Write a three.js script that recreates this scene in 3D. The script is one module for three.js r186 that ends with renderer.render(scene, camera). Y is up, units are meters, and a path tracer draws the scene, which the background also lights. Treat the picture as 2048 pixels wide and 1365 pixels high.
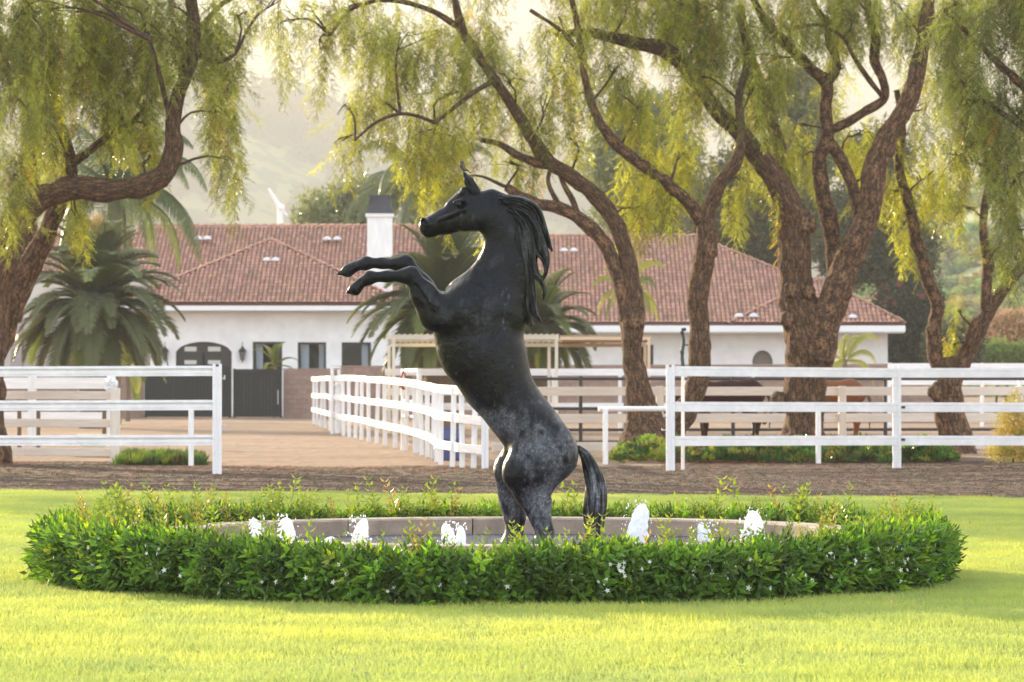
import * as THREE from 'three';
import { mergeGeometries } from 'three/addons/utils/BufferGeometryUtils.js';
import { RoundedBoxGeometry } from 'three/addons/geometries/RoundedBoxGeometry.js';

// ---------------------------------------------------------------- camera, sky, sun, exposure
const F = 7150, CAM_H = 1.35, Z0 = 24.6;               // focal length in pixels of a 2048 wide frame, eye height, statue distance
const PITCH = Math.atan(85.5 / F);
const scene = new THREE.Scene();
const camera = new THREE.PerspectiveCamera(2 * Math.atan(682.5 / F) * 180 / Math.PI, 2048 / 1365, 0.5, 9000);
camera.position.set(0, CAM_H, Z0);
camera.rotation.x = PITCH;
camera.focus = 24.5;
camera.userData.fStop = 7;

const EXPOSURE = 7.3;
const SUN_AZ = 33 * Math.PI / 180, SUN_EL = 12 * Math.PI / 180;
const sunDir = new THREE.Vector3(-Math.sin(SUN_AZ) * Math.cos(SUN_EL), Math.sin(SUN_EL), -Math.cos(SUN_AZ) * Math.cos(SUN_EL));
const sun = new THREE.DirectionalLight(new THREE.Color().setRGB(1.0, 0.79, 0.5), 5.0);
sun.name = 'sun';
sun.position.copy(sunDir).multiplyScalar(120).add(new THREE.Vector3(0, 0, -20));
sun.target.position.set(0, 0, -20);
sun.castShadow = true;
sun.shadow.mapSize.set(4096, 4096);
Object.assign(sun.shadow.camera, { left: -60, right: 60, top: 40, bottom: -40, near: 1, far: 300 });
sun.shadow.radius = 1.2;
scene.add(sun, sun.target);

{ // hazy late-afternoon sky: pale horizon, blue overhead, broad glow round the sun
  const W = 512, H = 256, d = new Float32Array(W * H * 4), s = sunDir;
  for (let r = 0; r < H; r++) {
    const up = ((r + 0.5) / H - 0.5) * Math.PI, y = Math.sin(up);
    for (let c = 0; c < W; c++) {
      const a = ((c + 0.5) / W - 0.5) * 2 * Math.PI, x = Math.cos(a) * Math.cos(up), z = Math.sin(a) * Math.cos(up);
      const cos = x * s.x + y * s.y + z * s.z, e = Math.max(0, y), t = Math.pow(1 - e, 3.2);
      const g = 0.62, mie = (1 - g * g) / Math.pow(1 + g * g - 2 * g * cos, 1.5) * (0.35 + 0.65 * t), ray = 0.75 * (1 + cos * cos);
      const i = (r * W + c) * 4;
      d[i] = 1.05 * (0.12 + 0.26 * t) * (0.7 + 0.3 * ray) + 0.135 * mie;
      d[i + 1] = 0.93 * (0.2 + 0.23 * t) * (0.7 + 0.3 * ray) + 0.12 * mie;
      d[i + 2] = 0.83 * (0.33 + 0.14 * t) * (0.7 + 0.3 * ray) + 0.098 * mie;
      d[i + 3] = 1;
    }
  }
  const sky = new THREE.DataTexture(d, W, H, THREE.RGBAFormat, THREE.FloatType);
  sky.mapping = THREE.EquirectangularReflectionMapping;
  sky.magFilter = THREE.LinearFilter; sky.wrapS = THREE.RepeatWrapping; sky.needsUpdate = true;
  scene.background = sky; scene.environment = sky;
}
scene.fog = new THREE.FogExp2(new THREE.Color().setRGB(1.0, 0.95, 0.84), 0.0004);

const renderer = new THREE.WebGLRenderer({ antialias: true });
renderer.toneMapping = THREE.LinearToneMapping;
renderer.toneMappingExposure = EXPOSURE;
renderer.shadowMap.enabled = true;
renderer.setSize(1024, 682);

// ---------------------------------------------------------------- helpers
let seed = 1;
const reseed = (s) => { seed = s | 0; };
const rnd = () => { seed = (seed + 0x6d2b79f5) | 0; let t = Math.imul(seed ^ (seed >>> 15), 1 | seed); t = (t + Math.imul(t ^ (t >>> 7), 61 | t)) ^ t; return ((t ^ (t >>> 14)) >>> 0) / 4294967296; };
const rr = (a, b) => a + (b - a) * rnd();
const gauss = () => (rnd() + rnd() + rnd() + rnd() - 2) * 0.87;
const V = (x, y, z) => new THREE.Vector3(x, y, z);
const lerp = (a, b, t) => a + (b - a) * t, clamp = (x, a = 0, b = 1) => Math.min(b, Math.max(a, x));
const smooth = (a, b, x) => { const t = clamp((x - a) / (b - a)); return t * t * (3 - 2 * t); };
// a pixel of the photograph at a depth -> a point of the world
const at = (px, py, D) => V((px - 1024) / F * D, CAM_H + D * Math.tan(PITCH + Math.atan((682.5 - py) / F)), Z0 - D);
const atY = (px, y, D) => V((px - 1024) / F * D, y, Z0 - D);
const groundD = (py) => -CAM_H / Math.tan(PITCH + Math.atan((682.5 - py) / F));

const hash3 = (x, y, z) => { let h = Math.imul(x, 374761393) + Math.imul(y, 668265263) + Math.imul(z, 1274126177) | 0; h = Math.imul(h ^ (h >>> 13), 1274126177); return ((h ^ (h >>> 16)) >>> 0) / 4294967296; };
function noise3(x, y, z) {
  const ix = Math.floor(x), iy = Math.floor(y), iz = Math.floor(z), f = (t) => t * t * (3 - 2 * t), u = f(x - ix), v = f(y - iy), w = f(z - iz);
  const h = (a, b, c) => hash3(ix + a, iy + b, iz + c);
  return lerp(lerp(lerp(h(0, 0, 0), h(1, 0, 0), u), lerp(h(0, 1, 0), h(1, 1, 0), u), v), lerp(lerp(h(0, 0, 1), h(1, 0, 1), u), lerp(h(0, 1, 1), h(1, 1, 1), u), v), w);
}
const fbm = (x, y, z, o = 4) => { let s = 0, a = 0.5, n = 0; for (let i = 0; i < o; i++) { s += a * noise3(x, y, z); n += a; a *= 0.5; x = x * 2.03 + 17.1; y = y * 2.03 + 3.7; z = z * 2.03 + 9.2; } return s / n; };
// tiling value noise for textures
function tnoise(u, v, n, s) { const x = u * n, y = v * n, ix = Math.floor(x), iy = Math.floor(y), f = (t) => t * t * (3 - 2 * t), a = f(x - ix), b = f(y - iy), m = (k) => ((k % n) + n) % n, h = (i, j) => hash3(m(ix + i), m(iy + j), s); return lerp(lerp(h(0, 0), h(1, 0), a), lerp(h(0, 1), h(1, 1), a), b); }
const tfbm = (u, v, n, s, o = 4) => { let t = 0, a = 0.5, w = 0; for (let i = 0; i < o; i++) { t += a * tnoise(u, v, n << i, s + i); w += a; a *= 0.55; } return t / w; };
function tex(size, fn, srgb = true) {
  const d = new Uint8Array(size * size * 4);
  for (let y = 0; y < size; y++) for (let x = 0; x < size; x++) { const c = fn((x + 0.5) / size, (y + 0.5) / size), i = (y * size + x) * 4; for (let k = 0; k < 3; k++) d[i + k] = clamp(Array.isArray(c) ? c[k] : c) * 255; d[i + 3] = 255; }
  const t = new THREE.DataTexture(d, size, size); t.wrapS = t.wrapT = THREE.RepeatWrapping; t.magFilter = THREE.LinearFilter; t.minFilter = THREE.LinearMipmapLinearFilter; t.generateMipmaps = true;
  if (srgb) t.colorSpace = THREE.SRGBColorSpace; t.needsUpdate = true; return t;
}
const rgb = (r, g, b) => new THREE.Color().setRGB(r, g, b);
function mat(c, rough = 0.8, o = {}) { const m = new (Object.keys(o).some((k) => /transmission|clearcoat|sheen|specular|ior/.test(k)) ? THREE.MeshPhysicalMaterial : THREE.MeshStandardMaterial)({ color: Array.isArray(c) ? rgb(...c) : c, roughness: rough, ...o }); m.side = THREE.DoubleSide; return m; }
const leafMat = (c, t = 0.45, coat = 0) => mat(c, 1, { transmission: t, thickness: 0, specularIntensity: 0.4, ...(coat ? { clearcoat: coat, clearcoatRoughness: 0.28 } : {}) });

const used = new Map();
function numbered(n) { const k = used.get(n) || 0; used.set(n, k + 1); return k ? n + '_' + String(k).padStart(3, '0') : n; }
function shade(o) { o.traverse((m) => { if (m.isMesh) { m.castShadow = true; m.receiveShadow = true; } }); return o; }
function thing(name, label, category, pos = V(0, 0, 0), group) { const g = new THREE.Group(); g.name = numbered(name); g.position.copy(pos); g.userData = { label, category }; if (group) g.userData.group = group; scene.add(g); return g; }
// geometry given in world axes round the parent's place
function part(parent, name, geo, m, kind, label) {
  const o = new THREE.Mesh(geo, m); o.name = name; o.castShadow = o.receiveShadow = true;
  if (kind) o.userData.kind = kind; if (label) o.userData.label = label; (parent || scene).add(o); return o;
}
function wpart(parent, name, geo, m, kind, label) { const p = parent.getWorldPosition(V(0, 0, 0)); return part(parent, name, geo.translate(-p.x, -p.y, -p.z), m, kind, label); }
function tag(o, label, category, group) { o.userData.label = label; o.userData.category = category; if (group) o.userData.group = group; o.name = numbered(o.name); return o; }
function struct(name, geo, m, label) { const o = part(null, name, geo, m, 'structure', label); return o; }
const box = (w, h, d, x = 0, y = 0, z = 0) => new THREE.BoxGeometry(w, h, d).translate(x, y, z);
const rbox = (w, h, d, r = 0.01, x = 0, y = 0, z = 0) => new RoundedBoxGeometry(w, h, d, 2, r).translate(x, y, z);
const merge = (gs) => { const l = gs.map((g) => (g.index ? g.toNonIndexed() : g.clone())), keep = ['position', 'normal', 'uv'].filter((k) => l.every((g) => g.attributes[k])); for (const g of l) for (const k of Object.keys(g.attributes)) if (!keep.includes(k)) g.deleteAttribute(k); return mergeGeometries(l); };
const bar = (a, b, r, n = 8, r2 = r) => { const d = b.clone().sub(a), g = new THREE.CylinderGeometry(r2, r, d.length(), n); g.applyQuaternion(new THREE.Quaternion().setFromUnitVectors(V(0, 1, 0), d.normalize())); return g.translate((a.x + b.x) / 2, (a.y + b.y) / 2, (a.z + b.z) / 2); };
// triangles collected by hand
class Tris {
  constructor() { this.p = []; }
  tri(a, b, c) { this.p.push(a.x, a.y, a.z, b.x, b.y, b.z, c.x, c.y, c.z); }
  quad(a, b, c, d) { this.tri(a, b, c); this.tri(a, c, d); }
  // lens shaped leaf from base along dir, folded a little about its midrib
  leaf(o, dir, side, len, wid, fold = 0.25) {
    const n = dir.clone().cross(side).normalize(), m = o.clone().addScaledVector(dir, len * 0.42), tip = o.clone().addScaledVector(dir, len).addScaledVector(n, -len * 0.12);
    const l = m.clone().addScaledVector(side, wid / 2).addScaledVector(n, wid * fold), r = m.clone().addScaledVector(side, -wid / 2).addScaledVector(n, wid * fold);
    this.tri(o, l, tip); this.tri(o, tip, r);
  }
  geo() { const g = new THREE.BufferGeometry(); g.setAttribute('position', new THREE.Float32BufferAttribute(this.p, 3)); g.computeVertexNormals(); return g; }
}
// swept tube along a smooth curve, radius per control point, bark relief in the shape itself
function tube(pts, radii, { radial = 14, step = 0.12, rough = 0, freq = 6, cap = true, uvk = 1, oval = 1 } = {}) {
  const curve = new THREE.CatmullRomCurve3(pts, false, 'centripetal'), L = curve.getLength(), n = Math.max(3, Math.ceil(L / step));
  const P = [], N = [], R = []; let prev = null;
  for (let i = 0; i <= n; i++) {
    const t = i / n, p = curve.getPoint(t), d = curve.getTangent(t);
    if (!prev) { prev = Math.abs(d.z) < 0.9 ? V(0, 0, 1) : V(1, 0, 0); }
    const x = prev.clone().addScaledVector(d, -prev.dot(d)).normalize(); prev = x;
    const k = t * (radii.length - 1), j = Math.min(radii.length - 2, Math.floor(k)); P.push(p); N.push([x, d.clone().cross(x)]); R.push(lerp(radii[j], radii[j + 1], k - j));
  }
  const pos = [], uv = [], idx = [];
  for (let i = 0; i <= n; i++) for (let k = 0; k <= radial; k++) {
    const a = k / radial * 2 * Math.PI, c = Math.cos(a), s = Math.sin(a), [x, y] = N[i]; let r = R[i];
    const q = P[i].clone().addScaledVector(x, c * r).addScaledVector(y, s * r * oval);
    if (rough) { const m = (fbm(q.x * freq, q.y * freq * 0.55, q.z * freq, 3) - 0.5) * 2 * rough * r + (fbm(q.x * 1.7 + 5, q.y * 1.7, q.z * 1.7, 2) - 0.5) * rough * 1.1 * r; q.addScaledVector(x, c * m).addScaledVector(y, s * m); }
    pos.push(q.x, q.y, q.z); uv.push(k / radial * Math.max(1, Math.round(2 * Math.PI * R[0] * uvk)), i / n * L * uvk);
    if (i < n && k < radial) { const o = i * (radial + 1) + k, w = radial + 1; idx.push(o, o + 1, o + w, o + 1, o + w + 1, o + w); }
  }
  if (cap) for (const [i, flip] of [[0, 1], [n, 0]]) { const c = pos.length / 3; pos.push(P[i].x, P[i].y, P[i].z); uv.push(0, 0); for (let k = 0; k < radial; k++) { const o = i * (radial + 1) + k; flip ? idx.push(c, o + 1, o) : idx.push(c, o, o + 1); } }
  const g = new THREE.BufferGeometry(); g.setAttribute('position', new THREE.Float32BufferAttribute(pos, 3)); g.setAttribute('uv', new THREE.Float32BufferAttribute(uv, 2)); g.setIndex(idx); g.computeVertexNormals();
  const nn = g.attributes.normal; for (let i = 0; i <= n; i++) { const a = i * (radial + 1), b = a + radial, v = V(nn.getX(a) + nn.getX(b), nn.getY(a) + nn.getY(b), nn.getZ(a) + nn.getZ(b)).normalize(); nn.setXYZ(a, v.x, v.y, v.z); nn.setXYZ(b, v.x, v.y, v.z); }
  return g;
}
// many copies of a few small shapes as one part of a thing
const M4 = new THREE.Matrix4(), Q = new THREE.Quaternion(), E = new THREE.Euler();
function scatter(parent, name, geos, m, list, label) { // list of {p, e:[x,y,z], s, c}
  const base = parent ? parent.getWorldPosition(V(0, 0, 0)) : V(0, 0, 0), out = [];
  geos.forEach((g, k) => {
    const mine = list.filter((_, i) => i % geos.length === k); if (!mine.length) return;
    const im = new THREE.InstancedMesh(g, m, mine.length); im.name = name; im.userData.kind = 'stuff'; if (label) im.userData.label = label;
    mine.forEach((o, i) => { M4.compose(o.p.clone().sub(base), o.q || Q.setFromEuler(E.set(...(o.e || [0, 0, 0]), 'YXZ')), o.s.isVector3 ? o.s : V(o.s, o.s, o.s)); im.setMatrixAt(i, M4); if (o.c) im.setColorAt(i, o.c); });
    im.castShadow = im.receiveShadow = true; (parent || scene).add(im); out.push(im);
  });
  return out;
}
// closed surface of a distance field: cells along the surface only, normals from the field
function fieldMesh(f, lo, hi, cell, lip = 2.2) {
  const B = 4, nx = Math.ceil((hi.x - lo.x) / cell / B) * B, ny = Math.ceil((hi.y - lo.y) / cell / B) * B, nz = Math.ceil((hi.z - lo.z) / cell / B) * B;
  const sx = nx + 1, sy = ny + 1, sz = nz + 1, val = new Float32Array(sx * sy * sz).fill(9), id = (i, j, k) => (k * sy + j) * sx + i, blocks = [];
  for (let k = 0; k < nz; k += B) for (let j = 0; j < ny; j += B) for (let i = 0; i < nx; i += B) {
    const h = B * cell / 2; if (Math.abs(f(lo.x + i * cell + h, lo.y + j * cell + h, lo.z + k * cell + h)) > h * 1.74 * lip) continue;
    blocks.push([i, j, k]);
    for (let c = k; c <= k + B; c++) for (let b = j; b <= j + B; b++) for (let a = i; a <= i + B; a++) { const q = id(a, b, c); if (val[q] === 9) val[q] = f(lo.x + a * cell, lo.y + b * cell, lo.z + c * cell); }
  }
  const vid = new Map(), pos = [], idx = [];
  const corner = [[0, 0, 0], [1, 0, 0], [0, 1, 0], [1, 1, 0], [0, 0, 1], [1, 0, 1], [0, 1, 1], [1, 1, 1]], edges = [[0, 1], [2, 3], [4, 5], [6, 7], [0, 2], [1, 3], [4, 6], [5, 7], [0, 4], [1, 5], [2, 6], [3, 7]];
  for (const [bi, bj, bk] of blocks) for (let k = bk; k < bk + B; k++) for (let j = bj; j < bj + B; j++) for (let i = bi; i < bi + B; i++) {
    const v = corner.map(([a, b, c]) => val[id(i + a, j + b, k + c)]); let m = 0; v.forEach((x) => { if (x < 0) m++; }); if (m === 0 || m === 8) continue;
    let x = 0, y = 0, z = 0, n = 0;
    for (const [a, b] of edges) if ((v[a] < 0) !== (v[b] < 0)) { const t = v[a] / (v[a] - v[b]), A = corner[a], C = corner[b]; x += A[0] + (C[0] - A[0]) * t; y += A[1] + (C[1] - A[1]) * t; z += A[2] + (C[2] - A[2]) * t; n++; }
    vid.set(id(i, j, k), pos.length / 3); pos.push(lo.x + (i + x / n) * cell, lo.y + (j + y / n) * cell, lo.z + (k + z / n) * cell);
  }
  const q4 = (a, b, c, d, flip) => { if ([a, b, c, d].some((e) => e === undefined)) return; flip ? idx.push(a, c, b, a, d, c) : idx.push(a, b, c, a, c, d); };
  for (const [bi, bj, bk] of blocks) for (let k = bk; k < bk + B; k++) for (let j = bj; j < bj + B; j++) for (let i = bi; i < bi + B; i++) {
    const v0 = val[id(i, j, k)] < 0;
    if (i && j && (val[id(i, j, k + 1)] < 0) !== v0) q4(vid.get(id(i - 1, j - 1, k)), vid.get(id(i, j - 1, k)), vid.get(id(i, j, k)), vid.get(id(i - 1, j, k)), !v0);
    if (j && k && (val[id(i + 1, j, k)] < 0) !== v0) q4(vid.get(id(i, j - 1, k - 1)), vid.get(id(i, j, k - 1)), vid.get(id(i, j, k)), vid.get(id(i, j - 1, k)), !v0);
    if (i && k && (val[id(i, j + 1, k)] < 0) !== v0) q4(vid.get(id(i - 1, j, k - 1)), vid.get(id(i - 1, j, k)), vid.get(id(i, j, k)), vid.get(id(i, j, k - 1)), !v0);
  }
  const nor = new Float32Array(pos.length), e = cell * 0.5;
  for (let i = 0; i < pos.length; i += 3) { const [x, y, z] = [pos[i], pos[i + 1], pos[i + 2]], v = V(f(x + e, y, z) - f(x - e, y, z), f(x, y + e, z) - f(x, y - e, z), f(x, y, z + e) - f(x, y, z - e)).normalize(); nor[i] = v.x; nor[i + 1] = v.y; nor[i + 2] = v.z; }
  const g = new THREE.BufferGeometry(); g.setAttribute('position', new THREE.Float32BufferAttribute(pos, 3)); g.setAttribute('normal', new THREE.BufferAttribute(nor, 3)); g.setIndex(idx); return g;
}
// field of tapered limbs joined smoothly; bones: {a:[x,y,z], b, ra, rb, ka, kb (flattening across z), s (smoothing), cut}
function boneField(bones) {
  const n = bones.map((o) => { const d = [o.b[0] - o.a[0], o.b[1] - o.a[1], o.b[2] - o.a[2]]; return { ...o, d, l: d[0] * d[0] + d[1] * d[1] + d[2] * d[2] + 1e-9 }; });
  return (x, y, z) => {
    let r = 9;
    for (const o of n) {
      const t = clamp(((x - o.a[0]) * o.d[0] + (y - o.a[1]) * o.d[1] + (z - o.a[2]) * o.d[2]) / o.l), k = o.ka + (o.kb - o.ka) * t;
      const ex = x - o.a[0] - o.d[0] * t, ey = y - o.a[1] - o.d[1] * t, ez = (z - o.a[2] - o.d[2] * t) * k;
      const d = Math.sqrt(ex * ex + ey * ey + ez * ez) - (o.ra + (o.rb - o.ra) * t);
      if (o.cut) { const h = Math.max(o.s - Math.abs(-d - r), 0) / o.s; r = Math.max(r, -d) + h * h * o.s * 0.25; } else { const h = Math.max(o.s - Math.abs(d - r), 0) / o.s; r = Math.min(r, d) - h * h * o.s * 0.25; }
    }
    return r;
  };
}

// ---------------------------------------------------------------- materials
const tn2 = (u, v, nx, ny, s) => { const x = u * nx, y = v * ny, ix = Math.floor(x), iy = Math.floor(y), f = (t) => t * t * (3 - 2 * t), a = f(x - ix), b = f(y - iy), m = (k, n) => ((k % n) + n) % n, h = (i, j) => hash3(m(ix + i, nx), m(iy + j, ny), s); return lerp(lerp(h(0, 0), h(1, 0), a), lerp(h(0, 1), h(1, 1), a), b); };
const barkV = (u, v) => { const w = (tfbm(u, v, 4, 3, 3) - 0.5) * 0.16, r = (n, m, k) => 1 - Math.abs(tn2((u + w + 1) % 1, v, n, m, k) * 2 - 1); return clamp(1.05 - 0.34 * Math.pow(r(17, 4, 11), 2.2) - 0.3 * Math.pow(r(33, 11, 12), 2) - 0.55 * tfbm(u, v, 26, 14, 3)); };
const barkMap = tex(512, (u, v) => { const b = smooth(0.2, 0.85, barkV(u, v)), p = tfbm(u, v, 5, 31, 4); return [lerp(0.27, 0.58, b) * lerp(0.72, 1.2, p), lerp(0.2, 0.465, b) * lerp(0.72, 1.17, p), lerp(0.145, 0.365, b) * lerp(0.74, 1.15, p)]; });
const barkBump = tex(512, (u, v) => barkV(u, v), false);
const M = {
  bark: mat([1.03, 0.92, 0.77], 0.92, { map: barkMap, bumpMap: barkBump, bumpScale: 0.05 }),
  whitePaint: mat([0.95, 0.915, 0.89], 0.5, { map: tex(256, (u, v) => 0.86 + 0.16 * tfbm(u, v, 6, 40, 5) - (tnoise(u, v, 90, 5) > 0.95 ? 0.1 : 0)) }),
  creamPaint: mat([0.9, 0.78, 0.67], 0.65, { map: tex(256, (u, v) => 0.86 + 0.14 * tfbm(u, v, 5, 41, 4)) }),
  blackPipe: mat([0.03, 0.028, 0.027], 0.5),
  steel: mat([0.5, 0.5, 0.5], 0.35, { metalness: 0.9 }),
  stucco: mat([0.93, 0.91, 0.88], 0.9, { map: tex(256, (u, v) => 0.9 + 0.1 * tfbm(u, v, 8, 42, 5)), bumpMap: tex(256, (u, v) => tfbm(u, v, 40, 43, 3), false), bumpScale: 0.01 }),
  stuccoShade: mat([0.6, 0.56, 0.5], 0.9),  // darker copy of the stucco, shade put into its colour
  tile: mat([0.43, 0.22, 0.145], 0.8),
  roofBase: mat([0.18, 0.085, 0.065], 0.9),
  fascia: mat([0.8, 0.79, 0.77], 0.6),
  darkTrim: mat([0.03, 0.026, 0.024], 0.5),
  glass: mat([0.9, 0.92, 0.93], 0.02, { transmission: 1, thickness: 0, ior: 1.5, specularIntensity: 0.18 }),
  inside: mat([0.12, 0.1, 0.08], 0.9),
  curtain: mat([0.7, 0.7, 0.72], 0.9),
  gate: mat([0.006, 0.005, 0.0045], 0.55),
  block: [0, 1, 2].map((k) => mat([0.36 + 0.03 * k, 0.24 + 0.018 * k, 0.19 + 0.012 * k], 0.9, { map: tex(128, (u, v) => 0.8 + 0.2 * tfbm(u, v, 10, 50 + k, 4)) })),
  mortar: mat([0.3, 0.22, 0.17], 0.95),
  concrete: [0, 1, 2].map((k) => mat([0.44 + 0.03 * k, 0.335 + 0.022 * k, 0.25 + 0.018 * k], 0.85, { map: tex(256, (u, v) => 0.72 + 0.28 * tfbm(u, v, 9, 60 + k, 5) - (tnoise(u, v, 70, 9 + k) > 0.9 ? 0.1 : 0)), bumpMap: tex(256, (u, v) => tfbm(u, v, 36, 63, 3), false), bumpScale: 0.004 })),
};

// ---------------------------------------------------------------- ground
function sheet(name, pts, y, m, seg = 1, rough = 0) { // polygon on the ground, uv in metres
  const s = new THREE.Shape(pts.map(([x, z]) => new THREE.Vector2(x, -z))), g = new THREE.ShapeGeometry(s); g.rotateX(-Math.PI / 2); g.translate(0, y, 0);
  const p = g.attributes.position, uv = g.attributes.uv; for (let i = 0; i < p.count; i++) uv.setXY(i, p.getX(i), p.getZ(i));
  return struct(name, g, m);
}
const rep = (t, k) => { const c = t.clone(); c.repeat.set(k, k); c.needsUpdate = true; return c; };
const dirtC = (u, v) => { const a = tfbm(u, v, 4, 71, 6), b = tfbm(u, v, 50, 75, 3), st = tnoise(u, v, 230, 4) > 0.9 ? 0.16 : 0, k = 0.62 + 0.42 * a + 0.22 * (b - 0.5) - st; return [0.6 * k + 0.05, 0.48 * k + 0.04, 0.375 * k + 0.03]; };
const dirtMat = mat([0.86, 0.86, 0.86], 0.95, { map: rep(tex(1024, dirtC), 0.11), bumpMap: rep(tex(512, (u, v) => tfbm(u, v, 24, 77, 5), false), 0.16), bumpScale: 0.12 });
const mulchMat = mat([1, 1, 1], 1, { map: rep(tex(1024, (u, v) => { const a = tfbm(u, v, 5, 81, 5), b = tfbm(u, v, 90, 85, 3), k = 0.27 + 0.18 * a + 0.4 * (b - 0.5), red = smooth(0.52, 0.66, tfbm(u, v, 4, 88, 3)) * 0.1; return [0.72 * k + red + 0.04, 0.53 * k + 0.03, 0.36 * k + 0.01]; }), 0.45), bumpMap: rep(tex(512, (u, v) => tfbm(u, v, 40, 87, 4), false), 0.8), bumpScale: 0.01 });
const lawnMat = mat([1, 1, 1], 1, { map: rep(tex(512, (u, v) => { const a = tfbm(u, v, 6, 91, 5), b = tfbm(u, v, 80, 95, 2); return [0.3 + 0.14 * a + 0.1 * b, 0.38 + 0.14 * a + 0.1 * b, 0.13 + 0.05 * a]; }), 0.3) });
sheet('ground', [[-2600, 60], [2600, 60], [2600, -6200], [-2600, -6200]], 0, dirtMat);
const lawnEdge = (x) => Z0 - (43 - 0.24 * clamp(x, -12, 12) + 0.25 * Math.sin(x * 1.7) * 0.4 + 0.12 * Math.sin(x * 5.1));
const mulchEdge = (x) => Z0 - (58.2 + 0.5 * Math.sin(x * 0.9 + 1) + 0.3 * Math.sin(x * 2.7) + (x < -5 ? 2 * smooth(-5, -8, x) : 0) + (x > 2.5 ? 7 * smooth(2.5, 4, x) : 0));
{
  const xs = []; for (let x = -40; x <= 40; x += 0.5) xs.push(x);
  sheet('lawn', [[-40, 40], [40, 40], ...xs.slice().reverse().map((x) => [x, lawnEdge(x)])], 0.006, lawnMat);
  sheet('dirt_strip', [...xs.map((x) => [x, lawnEdge(x) + 0.05]), ...xs.slice().reverse().map((x) => [x, mulchEdge(x)])], 0.003, mulchMat);
}
{ // grass blades: a few patches of blades, laid over the lawn
  reseed(11);
  const t = new Tris();
  for (let i = 0; i < 900; i++) {
    const x = rr(-0.28, 0.28), z = rr(-0.28, 0.28), a = rr(0, 6.283), h = rr(0.016, 0.044), w = rr(0.0016, 0.003), b = rr(0, 6.283), l = rr(0.2, 0.9) * h, c = Math.cos(a) * w, s = Math.sin(a) * w, mx = x + Math.cos(b) * l * 0.3, mz = z + Math.sin(b) * l * 0.3;
    const C = V(mx + c * 0.8, h * 0.6, mz + s * 0.8), D = V(mx - c * 0.8, h * 0.6, mz - s * 0.8);
    t.quad(V(x - c, 0, z - s), V(x + c, 0, z + s), C, D); t.tri(D, C, V(x + Math.cos(b) * l, h, z + Math.sin(b) * l));
  }
  const list = [];
  for (let D = 14.6; D < 47; D += 0.4) for (let x = -0.165 * D - 3; x < 0.165 * D + 3; x += 0.4) {
    const px = x + rr(-0.1, 0.1), z = Z0 - D + rr(-0.1, 0.1); if (z < lawnEdge(px) + 0.1) continue; if (Math.hypot(px, z) < 2.85) continue;
    const n = fbm(px * 0.5, 3, z * 0.35, 4), n2 = noise3(px * 3, 1, z * 2), n3 = rnd(), yel = smooth(0.42, 0.7, n) * 0.8 + n2 * 0.2;
    list.push({ p: V(px, 0.004, z), e: [0, rr(0, 6.28), 0], s: V(1, rr(0.75, 1.25) * (0.85 + 0.4 * n2), 1), c: rgb(lerp(0.9, 1.06, yel) * lerp(0.8, 1.15, n3), lerp(0.94, 1.03, yel) * lerp(0.85, 1.1, n3), lerp(1.1, 0.8, n2)) });
  }
  const g = scatter(null, 'grass', [t.geo()], leafMat([0.47, 0.52, 0.13], 0.6), list)[0];
  g.userData.label = 'short mown grass of the lawn round the fountain hedge';
}
{ // chips, straw and pebbles on the dirt strip and the drive
  reseed(12);
  const t = new Tris(); for (let i = 0; i < 6; i++) { const o = V(rr(-0.06, 0.06), 0.004, rr(-0.06, 0.06)), a = rr(0, 6.28), l = rr(0.012, 0.038), d = V(Math.cos(a), rr(0, 0.5), Math.sin(a)).normalize(), sd = V(-Math.sin(a), 0, Math.cos(a)); t.leaf(o, d, sd, l, l * rr(0.25, 0.6), 0.3); }
  const list = [];
  for (let i = 0; i < 30000; i++) {
    const D = rr(41, 62), x = rr(-0.16, 0.16) * D, z = Z0 - D; if (z > lawnEdge(x) - 0.05) continue; if (z < mulchEdge(x) - (x < -5 || x > 2.5 ? 4 : 0.5)) continue;
    const red = smooth(0.5, 0.62, fbm(x * 0.6, 2, z * 0.25, 3)) * smooth(-29, -33, z), k = rr(0.6, 1.05), pale = rnd() < 0.2 ? 2.2 : 1;
    list.push({ p: V(x, 0.003, z), e: [0, rr(0, 6.28), 0], s: rr(0.4, 0.95), c: rgb((0.08 + 0.13 * red) * k * pale, (0.054 + 0.02 * red) * k * pale, 0.032 * k * pale) });
  }
  const g = scatter(null, 'litter', [t.geo()], mat([1, 1, 1], 1), list)[0];
  g.userData.label = 'dry leaf and bark litter on the dirt strip behind the lawn';
}

{ // a few fallen leaves on the lawn
  reseed(13);
  const t = new Tris(); t.leaf(V(0, 0, 0), V(1, 0.25, 0).normalize(), V(0, 0.1, 1).normalize(), 0.035, 0.016, 0.2);
  const list = []; for (let i = 0; i < 420; i++) { const D = rr(15, 43), x = rr(-0.155, 0.155) * D, z = Z0 - D; if (z < lawnEdge(x) || Math.hypot(x, z) < 3.2) continue; list.push({ p: V(x, 0.03, z), e: [rr(-0.5, 0.5), rr(0, 6.28), rr(-0.5, 0.5)], s: rr(0.6, 1.3), c: rgb(rr(0.3, 0.6), rr(0.25, 0.45), rr(0.08, 0.2)) }); }
  const g = scatter(null, 'fallen_leaves', [t.geo()], leafMat([1, 1, 1], 0.3), list)[0]; g.userData.label = 'scattered dry fallen leaves lying on the lawn';
}

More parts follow.
